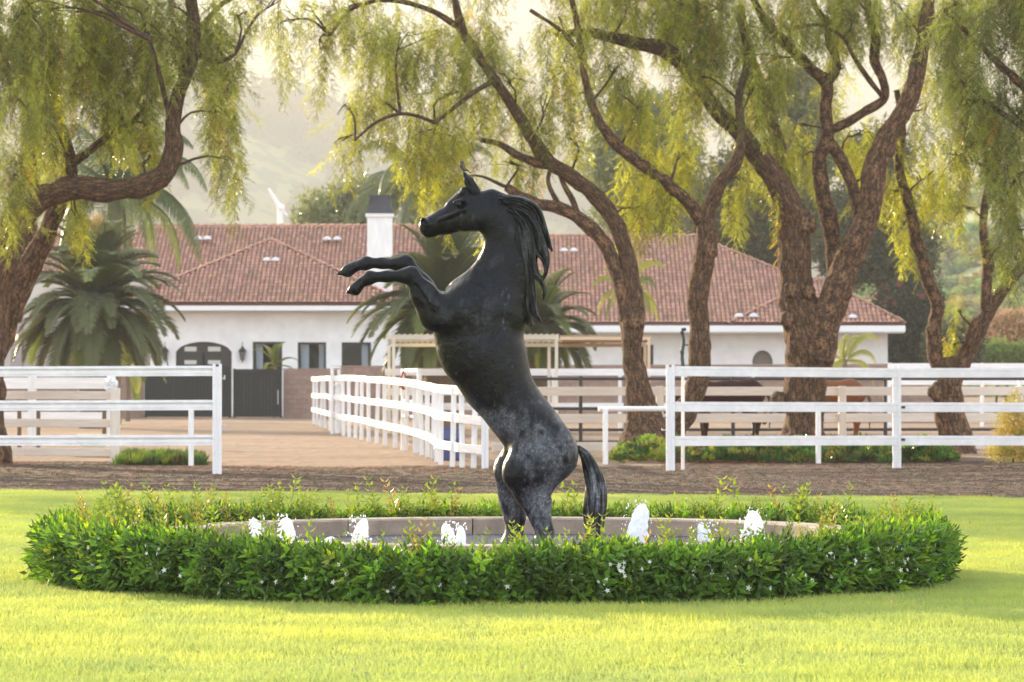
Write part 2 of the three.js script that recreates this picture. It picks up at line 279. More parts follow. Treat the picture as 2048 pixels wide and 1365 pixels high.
// ---------------------------------------------------------------- hills beyond the ranch
function hill(name, x0, x1, z0, z1, hf, m, seg = 90) {
  const g = new THREE.PlaneGeometry(x1 - x0, z0 - z1, seg, seg); g.rotateX(-Math.PI / 2); g.translate((x0 + x1) / 2, 0, (z0 + z1) / 2);
  const p = g.attributes.position, uv = g.attributes.uv; for (let i = 0; i < p.count; i++) { const x = p.getX(i), z = p.getZ(i); p.setY(i, hf(x, z)); uv.setXY(i, x * 0.004, z * 0.004); }
  g.computeVertexNormals(); return struct(name, g, m);
}
const brushMap = tex(512, (u, v) => { const a = tfbm(u, v, 6, 101, 5), b = smooth(0.48, 0.6, tfbm(u, v, 22, 105, 3)); return [lerp(0.52, 0.27, b) * (0.75 + 0.4 * a), lerp(0.52, 0.34, b) * (0.75 + 0.4 * a), lerp(0.34, 0.2, b) * (0.75 + 0.4 * a)]; });
const hillMat = mat([1, 1, 1], 1, { map: brushMap });
const farHill = (x, z) => { const t = clamp((-z - 3000) / 2700), r = 1 + 0.25 * Math.sin(x * 0.0016 + 1.2) + 0.12 * Math.sin(x * 0.0043); return -2 + 500 * r * smooth(0, 1, t) + 80 * (fbm(x * 0.0033, 1, z * 0.006, 4) - 0.5) * t; };
const nearHill = (x, z) => { const e = smooth(10, 95, x + 0.1 * (z + 520)) * smooth(-300, -640, z); return -1.5 + 44 * e + 9 * (fbm(x * 0.02, 4, z * 0.02, 3) - 0.5) * e; };
hill('far_hills', -1700, 1700, -3000, -6000, farHill, hillMat, 110);
const midHill = (x, z) => { const t = smooth(-2000, -2700, z); return -2 + (160 * smooth(340, -340, x) + 78 + 20 * Math.sin(x * 0.014)) * t + 40 * (fbm(x * 0.006, 6, z * 0.006, 4) - 0.5) * t; };
hill('middle_ridge', -900, 900, -2000, -3000, midHill, hillMat, 80);
hill('near_hill', -20, 420, -300, -900, nearHill, hillMat, 70);

// leaf clumps shared by every broad leaved tree and bush in the distance
reseed(21);
const clump = (n, len, wid, rad) => { const t = new Tris(); for (let i = 0; i < n; i++) { const d = V(gauss(), gauss(), gauss()).normalize(), o = d.clone().multiplyScalar(rad * Math.pow(rnd(), 0.5)), q = V(gauss(), gauss() - 0.25, gauss()).normalize(), s = q.clone().cross(V(gauss(), gauss(), gauss())).normalize(); t.leaf(o, q, s, len * rr(0.6, 1.3), wid * rr(0.7, 1.2)); } return t.geo(); };
const clumpFine = [clump(70, 0.16, 0.055, 0.42), clump(70, 0.16, 0.055, 0.42)], clumpBig = [clump(110, 0.75, 0.4, 1.0), clump(110, 0.75, 0.4, 1.0)];
const mLeaf = leafMat([0.1, 0.13, 0.035], 0.45, 0.5), mLeafFar = leafMat([0.1, 0.125, 0.045], 0.3);
{ // brush and trees that cover the hills, too many and too far to tell apart
  const list = [];
  reseed(22);
  for (let i = 0; i < 6500; i++) { const z = rr(-3080, -5700), x = rr(-0.17, 0.17) * -z, n = fbm(x * 0.007, 7, z * 0.004, 3); if (n < 0.5) continue; const s = rr(7, 19) * (n > 0.6 ? 1.7 : 1); list.push({ p: V(x, farHill(x, z) + s * 0.5, z), e: [0, rr(0, 6), 0], s: V(s, s * rr(0.7, 1.3), s), c: rgb(rr(0.3, 0.9), rr(0.35, 0.85), rr(0.3, 0.7)) }); }
  const g = scatter(null, 'hillside_woods', [clumpBig[0]], mLeafFar, list)[0]; g.userData.label = 'pale hazy woods covering the far hillside';
  const l3 = [];
  for (let i = 0; i < 2600; i++) { const z = rr(-2150, -2950), x = rr(-0.16, 0.16) * -z, n = fbm(x * 0.012, 9, z * 0.008, 3); if (n < 0.5) continue; const s = rr(5, 13) * (n > 0.62 ? 1.5 : 1); l3.push({ p: V(x, midHill(x, z) + s * 0.6, z), e: [0, rr(0, 6), 0], s: V(s, s * rr(0.9, 1.7), s), c: rgb(rr(0.5, 1.3), rr(0.55, 1.15), rr(0.5, 0.9)) }); }
  const g3 = scatter(null, 'ridge_woods', [clumpBig[1]], mLeafFar, l3)[0]; g3.userData.label = 'hazy groves on the middle ridge behind the house';
  const l2 = [];
  for (let i = 0; i < 5200; i++) { const z = rr(-330, -800), x = rr(0.02, 0.19) * (Z0 - z) + 4, n = fbm(x * 0.05, 3, z * 0.05, 3), h = nearHill(x, z); if (h < -1 || n < 0.4) continue; const s = rr(0.7, 2.0) * (n > 0.6 ? 1.5 : 1); l2.push({ p: V(x, h + s * 0.4, z), e: [0, rr(0, 6), 0], s: V(s, s * rr(0.7, 1.2), s), c: rgb(rr(1.6, 3.4), rr(1.6, 3.0), rr(1.2, 2.2)) }); }  // tints raised to put sunlight into the brush colour
  const g2 = scatter(null, 'hillside_brush', [clumpBig[1]], mLeafFar, l2)[0]; g2.userData.label = 'pale green brush covering the nearer hill on the right';
}

// ---------------------------------------------------------------- fountain and statue
const S = 290;                                          // pixels per metre at the statue
const sx = (px) => (px - 1024) / S, sy = (py) => CAM_H + (768 - py) / S;
const RIM_R = 2.5, RIM_H = 0.345;
{
  const f = thing('fountain_basin', 'round low fountain basin with pale concrete coping, ringed by a flowering hedge', 'fountain');
  const arc = Math.PI * 2 / 14, start = -7.7 * Math.PI / 180;
  for (let k = 0; k < 14; k++) { // coping stones: profile swept round, narrow joints between
    const a0 = start + k * arc + 0.0022, a1 = start + (k + 1) * arc - 0.0022, pr = [[RIM_R - 0.3, 0.0], [RIM_R - 0.3, RIM_H - 0.012], [RIM_R - 0.288, RIM_H], [RIM_R - 0.02, RIM_H], [RIM_R, RIM_H - 0.02], [RIM_R, 0.0]];
    const n = 10, t = new Tris(), P = (i, j) => { const a = lerp(a0, a1, i / n), [r, y] = pr[j]; return V(Math.sin(a) * r, y, -Math.cos(a) * r); };
    for (let i = 0; i < n; i++) for (let j = 0; j < pr.length - 1; j++) t.quad(P(i, j), P(i, j + 1), P(i + 1, j + 1), P(i + 1, j));
    for (const i of [0, n]) for (let j = 1; j < pr.length - 1; j++) t.tri(P(i, 0), P(i, j), P(i, j + 1));
    const g = t.geo(), p = g.attributes.position, uv = []; for (let i = 0; i < p.count; i++) { const a = Math.atan2(p.getX(i), -p.getZ(i)), r = Math.hypot(p.getX(i), p.getZ(i)); uv.push(a * 2.4 * 0.9, (p.getY(i) + r) * 0.9); } g.setAttribute('uv', new THREE.Float32BufferAttribute(uv, 2));
    part(f, 'coping_stone', g, M.concrete[k % 3]);
  }
  part(f, 'basin_floor', new THREE.CircleGeometry(RIM_R - 0.2, 64).rotateX(-Math.PI / 2).translate(0, 0.02, 0), mat([0.05, 0.05, 0.055], 0.9));
  const wb = tex(512, (u, v) => tfbm(u, v, 14, 120, 4), false); wb.repeat.set(1.3, 1.3);
  const wg = new THREE.CircleGeometry(RIM_R - 0.3, 96).rotateX(-Math.PI / 2).translate(0, 0.225, 0); { const p = wg.attributes.position, uv = wg.attributes.uv; for (let i = 0; i < p.count; i++) uv.setXY(i, p.getX(i), p.getZ(i)); }
  const w = struct('water', wg, mat([0.05, 0.05, 0.095], 0.16, { bumpMap: wb, bumpScale: 0.035, specularIntensity: 0.32, ior: 1.33 }));
}
{ // the jets: ragged columns of white water
  reseed(31);
  const foam = mat([0.92, 0.94, 0.96], 1, { transmission: 0.5, thickness: 0 });
  const spot = [[518, 1038, 14, 24.2], [572, 1036, 17, 23.6], [718, 1038, 14, 23.4], [899, 1048, 12, 23.2], [921, 1052, 9, 23.0], [1272, 1008, 19, 23.6], [1414, 1046, 15, 23.5], [1505, 1022, 18, 24.2], [652, 1074, 15, 23.1], [547, 1070, 10, 23.0], [1250, 1072, 13, 22.9]];
  const words = ['tall leaning white water jet farthest left in the fountain', 'forked white water jet beside the farthest left jet', 'slim white water jet midway between the left jets and the statue', 'small white water jet just left of the statue legs', 'stubby white jet touching the small jet by the statue', 'tallest white water jet, right of the bronze tail', 'ragged thin white water jet in the right half of the fountain', 'broad white water jet farthest right in the fountain', 'low white foam dome between two left jets', 'little white foam dome between the two farthest left jets', 'low foam dome at the foot of the tallest jet'];
  spot.forEach(([px, py, w, D], i) => {
    const top = at(px, py, D), h = top.y - 0.22, r = w * 1.5 / F * D, low = i > 7, n = 44, m = 30, t = [];
    const g = new THREE.CylinderGeometry(1, 1, 1, m, n, false), p = g.attributes.position;
    for (let k = 0; k < p.count; k++) {
      const y = p.getY(k) + 0.5, a = Math.atan2(p.getZ(k), p.getX(k)), prof = low ? Math.sqrt(Math.max(0, 1 - y * y)) : Math.sqrt(Math.max(0, 1 - Math.pow(y, 5))) * (0.62 + 0.3 * (1 - y) + 0.2 * Math.pow(1 - y, 6)), on = Math.hypot(p.getX(k), p.getZ(k));
      const q = prof * r * (0.5 + 0.95 * fbm(Math.cos(a) * 1.9 + i * 9, y * h * 11, Math.sin(a) * 1.9, 5)) * Math.min(1, on);
      p.setXYZ(k, Math.cos(a) * q + y * y * r * 0.5 * (i % 3 - 1), y * h, Math.sin(a) * q);
    }
    g.computeVertexNormals();
    const j = thing('water_jet', words[i], 'water jet', V(top.x, 0.222, top.z), 'white water jets in the fountain basin');
    part(j, 'column', g, foam);
    const dl = []; for (let k = 0; k < (low ? 16 : 60); k++) { const y = Math.pow(rnd(), 0.7) * h * 1.08, a = rr(0, 6.28), q = r * rr(0.5, 1.5) * (1.15 - 0.5 * y / h); dl.push({ p: V(top.x + Math.cos(a) * q, 0.222 + y, top.z + Math.sin(a) * q), s: V(1, rr(0.8, 2.4), 1).multiplyScalar(rr(0.002, 0.0055)) }); }
    scatter(j, 'droplets', [new THREE.IcosahedronGeometry(1, 1)], foam, dl);
  });
}
{ // rearing bronze horse
  reseed(32);
  const st = thing('horse_statue', 'black bronze statue of a rearing horse standing in the fountain', 'statue', V(sx(1060), 0.1, 0));
  const B = [], n4 = (q) => [sx(q[0]), sy(q[1]), q[2]];
  const chain = (s, ...q) => { for (let i = 0; i + 1 < q.length; i++) B.push({ a: n4(q[i]), b: n4(q[i + 1]), ra: q[i][3] / S, rb: q[i + 1][3] / S, ka: q[i][4] || 1, kb: q[i + 1][4] || 1, s }); };
  const cut = (s, a, b) => B.push({ a: n4(a), b: n4(b), ra: a[3] / S, rb: b[3] / S, ka: 1, kb: 1, s, cut: true });
  // trunk from chest to croup
  chain(0.08, [952, 626, 0, 75, 1.3], [960, 688, 0, 78, 1.2], [977, 724, 0, 73, 1.12], [994, 768, 0, 63, 1.02], [1030, 820, 0, 56, 0.95], [1063, 862, 0, 56, 0.9], [1090, 900, 0, 61, 0.92]);
  chain(0.07, [1000, 606, 0, 44, 1.2], [988, 690, 0, 46, 1.15]);
  // neck
  chain(0.1, [980, 606, 0, 76, 1.4], [1008, 548, 0, 54, 1.55], [1024, 500, 0, 44, 1.6], [1013, 450, 0, 42, 1.6], [975, 418, 0, 34, 1.45]);
  chain(0.05, [1030, 610, 0, 16, 1.0], [1056, 490, 0, 18, 1.1], [1034, 420, 0, 18, 1.1], [985, 393, 0, 13, 1.0]);
  // head
  chain(0.05, [947, 424, 0, 39, 1.35], [893, 443, 0, 23.5, 1.3], [858, 454, 0, 20, 1.2]);
  chain(0.03, [925, 396, 0, 15, 1.0], [905, 414, 0, 14, 1.0]);
  for (const z of [1, -1]) {
    chain(0.03, [944, 436, z * 0.055, 29, 1.7], [930, 440, z * 0.05, 24, 1.7]);                       // cheek
    chain(0.02, [930, 421, z * 0.098, 4, 1], [880, 441, z * 0.066, 3, 1]);                            // facial crest
    chain(0.012, [925, 403, z * 0.088, 5, 1], [911, 407, z * 0.08, 4.5, 1]);                          // brow
    chain(0.01, [918, 411, z * 0.088, 6, 1], [917, 411, z * 0.088, 6, 1]);                       // eye
    cut(0.01, [912, 418, z * 0.098, 3, 1], [926, 417, z * 0.105, 2.5, 1]);
    chain(0.02, [848, 443, z * 0.048, 7, 1], [857, 450, z * 0.052, 6, 1]);                           // nostril rim
    cut(0.008, [846, 445, z * 0.072, 5, 1], [851, 449, z * 0.076, 3.5, 1]);
    cut(0.008, [850, 466, z * 0.075, 2.2, 1], [884, 461, z * 0.098, 2, 1]);                           // mouth line
    cut(0.03, [962, 440, z * 0.135, 5, 1], [958, 462, z * 0.13, 5, 1]);                               // behind the jaw
    chain(0.012, [950, 384, z * 0.045, 11, 1.5], [938, 364, z * 0.05, 9.5, 1.7], [927.5, 346, z * 0.045, 2.2, 1.4]);   // ear
    cut(0.008, [938, 374, z * 0.05 - 0.0 + 0.02, 3.5, 1], [929, 354, z * 0.048 + 0.018, 2, 1]);
  }
  chain(0.02, [857, 467, 0, 9, 1], [869, 466, 0, 8, 1]);                                              // lower lip and chin
  chain(0.012, [938, 380, 0.012, 5, 1], [928, 381, 0.02, 5.5, 1], [917, 391, 0.026, 3.5, 1]);         // forelock
  chain(0.012, [936, 384, 0.03, 4, 1], [924, 388, 0.04, 4.5, 1], [914, 398, 0.04, 2, 1]);
  // forelegs
  const fore = (z, dx, el, kn, fe, pa, ho, tip) => {
    chain(0.07, [944 + dx, 622, z * 0.85, 56, 1.6], [el[0], el[1], z, 32, 1.3]);
    chain(0.045, [el[0], el[1], z, 33, 1.3], [lerp(el[0], kn[0], 0.5), lerp(el[1], kn[1], 0.5), z * 1.02, 25, 1.15], [kn[0], kn[1], z * 1.08, 14.5, 1]);
    chain(0.03, [kn[0] - 1, kn[1] - 2, z * 1.08, 16.2, 1], [kn[0] - 12, kn[1] + 1, z * 1.08, 14, 1.1]);
    chain(0.035, [kn[0] - 12, kn[1] + 1, z * 1.08, 12.5, 1.1], [lerp(kn[0], fe[0], 0.6), lerp(kn[1], fe[1], 0.6), z * 1.1, 9.6, 1.15], [fe[0], fe[1], z * 1.1, 11.5, 1.1]);
    chain(0.025, [fe[0], fe[1], z * 1.1, 11.5, 1.1], [fe[0] - 2, fe[1] + 3, z * 1.1, 12, 1.1]);
    chain(0.02, [fe[0], fe[1], z * 1.1, 11, 1.1], [pa[0], pa[1], z * 1.1, 9.8, 1]);
    chain(0.012, [pa[0], pa[1], z * 1.1, 10.5, 1], [ho[0], ho[1], z * 1.1, 13, 0.95]);
    chain(0.014, [ho[0], ho[1], z * 1.1, 11, 0.95], [tip[0], tip[1], z * 1.1, 4, 0.8]);
  };
  fore(0.15, 0, [874, 630], [825, 553], [742, 557], [722, 570], [713, 580], [699, 586]);
  fore(-0.15, -5, [868, 622], [812, 527], [731, 525], [707, 533], [694, 541], [676, 546]);
  // hind legs
  const hind = (z, rump, st2, ga, ho, ca, fo) => {
    chain(0.1, [rump[0], rump[1], z * 0.62, 54, 1.4], [lerp(rump[0], st2[0], 0.55), lerp(rump[1], st2[1], 0.55), z * 0.9, 47, 1.35], [st2[0], st2[1], z, st2[2], 1.35]);
    chain(0.07, [st2[0], st2[1], z, st2[2], 1.35], [ga[0], ga[1], z, ga[2], 1.25], [ho[0], ho[1], z, ho[2], 1.15], [ca[0], ca[1], z, ca[2], 1], [fo[0], fo[1], z, 15, 1]);
    chain(0.03, [fo[0], fo[1], z, 17, 1], [fo[0] - 4, fo[1] + 26, z, 24, 1]);
  };
  hind(0.16, [1094, 907], [1049, 946, 39], [1063, 986, 28], [1074, 1013, 20.5], [1082, 1040, 15.5], [1090, 1062]);
  hind(-0.16, [1084, 905], [1030, 945, 38], [1027, 985, 28], [1027, 1012, 20.5], [1030, 1038, 16.5], [1029, 1062]);
  chain(0.06, [1098, 918, 0.1, 50, 1.35], [1084, 966, 0.15, 24, 1.2]);                                 // hamstring
  cut(0.05, [1128, 955, 0.27, 6, 1], [1098, 985, 0.27, 4, 1]);
  cut(0.06, [1018, 880, 0.27, 8, 1], [1032, 905, 0.29, 5, 1]);                                        // flank fold
  cut(0.06, [905, 570, 0.235, 6, 1], [985, 602, 0.275, 5, 1]);                                        // before the shoulder
  cut(0.06, [1000, 640, 0.32, 8, 1], [960, 700, 0.33, 8, 1]);                                         // behind the shoulder
  chain(0.08, [902, 655, 0, 34, 1.0], [926, 722, 0, 36, 0.9]);
  cut(0.05, [878, 655, 0.30, 5, 1], [905, 672, 0.335, 5, 1]);                                         // behind the elbow
  for (const z of [1, -1]) {
    cut(0.035, [958, 560, z * 0.185, 5, 1], [1010, 590, z * 0.21, 5, 1]);
    chain(0.03, [872, 612, z * 0.235, 9, 1], [838, 566, z * 0.2, 4, 1]);                              // forearm extensor
    cut(0.02, [858, 612, z * 0.25, 3, 1], [834, 574, z * 0.215, 2, 1]);
    chain(0.03, [1108, 862, z * 0.13, 12, 1], [1096, 880, z * 0.16, 12, 1]);                          // point of the hip
    cut(0.04, [1080, 870, z * 0.235, 5, 1], [1062, 915, z * 0.285, 4, 1]);
    chain(0.025, [1096, 1000, z * 0.15, 7, 1], [1094, 1012, z * 0.15, 8, 1]);                          // hock
    cut(0.02, [1088, 985, z * 0.2, 3, 1], [1084, 1008, z * 0.19, 2, 1]);
  }
  cut(0.03, [985, 470, 0.14, 5, 1], [968, 545, 0.17, 5, 1]);                                          // throat groove
  const body = fieldMesh(boneField(B), V(sx(660), sy(1125), -0.46), V(sx(1175), sy(338), 0.46), 0.0075);
  // patina: chalky lime where the water dries on flank, croup and hocks; a dusting elsewhere
  const p = body.attributes.position, col = new Float32Array(p.count * 3), uv = new Float32Array(p.count * 2);
  for (let i = 0; i < p.count; i++) {
    const x = p.getX(i), y = p.getY(i), z = p.getZ(i), px = x * S + 1024, py = 768 - (y - CAM_H) * S;
    const zone = smooth(730, 850, py + (px - 1030) * 0.25) * 0.75 + smooth(955, 1045, py) * 0.55;
    const blot = fbm(x * 4.5 + 2, y * 5.5, z * 4.5, 5), fine = fbm(x * 30, y * 13, z * 30, 3), grain = noise3(x * 125, y * 48, z * 125);
    const cloud = smooth(0.4, 0.66, blot * 0.72 + fine * 0.3), wisp = smooth(0.56, 0.74, fbm(x * 7 + 3, y * 5, z * 7, 4)) * 0.16;
    const speck = grain > 0.9 && noise3(x * 9, y * 6, z * 9) > 0.45 ? 0.3 : 0;
    const drip = smooth(0.8, 0.93, noise3(x * 34, y * 1.6, z * 34)) * smooth(0.5, 0.85, grain) * 0.35;
    const t = clamp(drip + zone * cloud * (0.45 + 0.75 * grain) + wisp * (0.3 + 0.9 * fine) + speck * 0.6 + 0.012), a = 0.5 + 1.1 * fine;
    col[i * 3] = lerp(0.0042 * a, 0.21, t); col[i * 3 + 1] = lerp(0.0044 * a, 0.21, t); col[i * 3 + 2] = lerp(0.006 * a, 0.235, t);
    uv[i * 2] = (x + z * 0.4) * 1.1; uv[i * 2 + 1] = (y + z * 0.3) * 1.1;
  }
  body.setAttribute('color', new THREE.BufferAttribute(col, 3)); body.setAttribute('uv', new THREE.BufferAttribute(uv, 2));
  const roughM = tex(512, (u, v) => 0.2 + 0.4 * tfbm(u, v, 9, 130, 5), false), bumpM = tex(512, (u, v) => tfbm(u, v, 12, 133, 5), false);
  const grainM = tex(512, (u, v) => clamp(0.62 + 0.5 * (tfbm(u, v, 60, 140, 3) - 0.5) + (tnoise(u, v, 170, 141) > 0.86 ? 0.4 : 0)));
  const bronze = mat([1.6, 1.6, 1.6], 1, { vertexColors: true, map: grainM, roughnessMap: roughM, bumpMap: bumpM, bumpScale: 0.012, specularIntensity: 0.4, clearcoat: 0 });
  wpart(st, 'body', body, bronze);
  const hairCol = (g, lime) => { const q = g.attributes.position, c = []; for (let i = 0; i < q.count; i++) { const x = q.getX(i), y = q.getY(i), z = q.getZ(i), t = lime * smooth(0.35, 0.75, noise3(x * 70, y * 7, z * 70)) * smooth(0.25, 0.6, fbm(x * 6, y * 4, z * 6, 3)) + 0.012, k = 0.7 + 0.8 * noise3(x * 40, y * 6, z * 40); c.push(lerp(0.005 * k, 0.28, t), lerp(0.0052 * k, 0.28, t), lerp(0.0066 * k, 0.3, t)); } g.setAttribute('color', new THREE.Float32BufferAttribute(c, 3)); if (g.attributes.uv) { const uv = g.attributes.uv; for (let i = 0; i < q.count; i++) uv.setXY(i, (q.getX(i) + q.getZ(i)) * 1.1, q.getY(i) * 1.1); } return g; };
  const lock = (pts, r, z, s = 1) => tube(pts.map(([x, y, dz = 0]) => V(sx(x), sy(y), z + dz)), r.map((v) => v / S), { radial: 7, step: 0.03, oval: s });
  const mane = [];
  // locks: a crest that lifts off the neck and falls behind it
  const paths = [
    [[1005, 398], [1042, 402], [1072, 418], [1086, 448], [1096, 478], [1104, 503]], [[1010, 402], [1045, 410], [1070, 430], [1082, 460], [1092, 486], [1102, 500]],
    [[1020, 405], [1052, 420], [1072, 450], [1084, 485], [1093, 510], [1093, 540], [1084, 562]], [[1022, 412], [1050, 432], [1066, 465], [1076, 500], [1090, 522], [1091, 545], [1080, 568]],
    [[1030, 420], [1054, 450], [1064, 490], [1068, 530], [1078, 556], [1090, 575], [1087, 600]], [[1034, 430], [1056, 470], [1064, 515], [1070, 545], [1083, 562], [1089, 580], [1086, 592]],
    [[1040, 440], [1056, 490], [1060, 540], [1066, 590], [1072, 625], [1083, 645]], [[1044, 450], [1054, 500], [1058, 550], [1062, 600], [1068, 628], [1078, 640]],
    [[1040, 460], [1050, 510], [1054, 560], [1056, 610], [1060, 635], [1066, 652]], [[1036, 470], [1046, 520], [1050, 570], [1052, 615], [1055, 640], [1054, 648]]];
  for (let i = 0; i < 420; i++) {
    const b = paths[i % paths.length], side = rr(-1, 1), z = side * 0.12, n = b.length, pts = [], near = Math.max(0, side), wob = rr(0, 6.28), jx = rr(-9, 8), jy = rr(-7, 12), cl = rr(0.15, 0.5);
    for (let k = 0; k < n; k++) { const t = k / (n - 1), fade = 1 - (1 - cl * 0.5) * t; pts.push([b[k][0] + jx * fade + Math.sin(t * 6 + wob) * 1.5 * (1 - t), b[k][1] + jy * fade * (1 - 0.4 * t), -z * t * 0.8]); }
    const w = rr(1.7, 3.4); mane.push(lock(pts, [w * 0.8, w * 1.2, w * 1.1, w * 0.9, w * 0.6, 0.3], z));
  }
  wpart(st, 'mane', hairCol(merge(mane), 0.3), bronze);
  const tail = [];
  for (let i = 0; i < 200; i++) {
    const a = rr(0, 6.28), q = Math.sqrt(rnd()), u = Math.cos(a) * q, w = Math.sin(a) * q * 0.085, end = rr(0.82, 1);
    const pts = [[1152 + u * 6, 893], [1170 + u * 9, 908], [1182 + u * 14, 934], [1191 + u * 19, 966], [1192 + u * 20, 1000], [1189 + u * 19, 1040], [1186 + u * 17, 1040 + 52 * end]].map((o, k) => [o[0] + Math.sin(k * 1.3 + i) * 1.2, o[1], w * Math.min(1, 0.4 + k * 0.15)]);
    const th = rr(0.45, 0.8); tail.push(lock(pts, [4, 4.6, 4.4, 4.2, 4, 3.2, 0.8].map((v) => v * th), 0));
  }
  for (let i = 0; i < 6; i++) tail.push(lock([[1168, 940, 0.03], [1174, 965, 0.05], [1172 + i, 990, 0.06], [1168 + i * 1.5, 1020, 0.06], [1170 + i, 1060, 0.05], [1167 + i, 1095, 0.04]], [3, 4, 3.6, 3, 2.4, 0.6], i * 0.01 - 0.03));
  wpart(st, 'tail', hairCol(merge(tail), 0.95), bronze);
  part(st, 'plinth', new THREE.CylinderGeometry(0.42, 0.5, 0.08, 40).scale(1, 1, 0.8).translate(0, -0.035, 0), mat([0.06, 0.055, 0.055], 0.8));
}
{ // small bird on the tip of the ear
  const tip = V(sx(927), sy(345), 0.045), T = (x, y, z = 0) => [tip.x + (x - 427) / 1668 * 110 / S, tip.y + (525 - y) / 1365 * 90 / S, tip.z + z];
  const b = thing('bird', 'small brown finch perched on the tip of the bronze ear', 'bird', tip.clone());
  const bone = (a, c, ra, rb, s = 0.006, k = 1) => ({ a, b: c, ra, rb, ka: k, kb: k, s });
  const u = 110 / 1668 / S, f = boneField([bone(T(400, 360), T(450, 455), 82 * u, 62 * u), bone(T(385, 265), T(392, 330), 52 * u, 72 * u), bone(T(375, 240), T(392, 245), 44 * u, 46 * u), bone(T(440, 440), T(535, 480), 55 * u, 26 * u), bone(T(540, 480), T(655, 570), 22 * u, 14 * u, 0.004, 0.8)]);
  const g = fieldMesh(f, V(tip.x - 0.05, tip.y - 0.03, tip.z - 0.04), V(tip.x + 0.07, tip.y + 0.09, tip.z + 0.04), 0.0022);
  wpart(b, 'body', g, mat([0.07, 0.05, 0.04], 0.95));
  wpart(b, 'beak', bar(V(...T(345, 240)), V(...T(318, 252)), 0.0035, 8, 0.0006), mat([0.2, 0.15, 0.09], 0.5));
  for (const z of [-0.006, 0.006]) { wpart(b, 'leg', bar(V(...T(430, 470, z)), V(...T(430, 535, z * 0.7)), 0.0012, 6), mat([0.12, 0.08, 0.06], 0.6)); wpart(b, 'wing', new THREE.SphereGeometry(1, 14, 10).scale(0.0095, 0.0245, 0.0035).rotateZ(0.42).translate(...T(455, 400, z * 2.9)), mat([0.12, 0.09, 0.075], 0.85)); wpart(b, 'eye', new THREE.SphereGeometry(0.0016, 8, 6).translate(...T(365, 240, z * 1.9)), mat([0.01, 0.01, 0.01], 0.15)); }
}
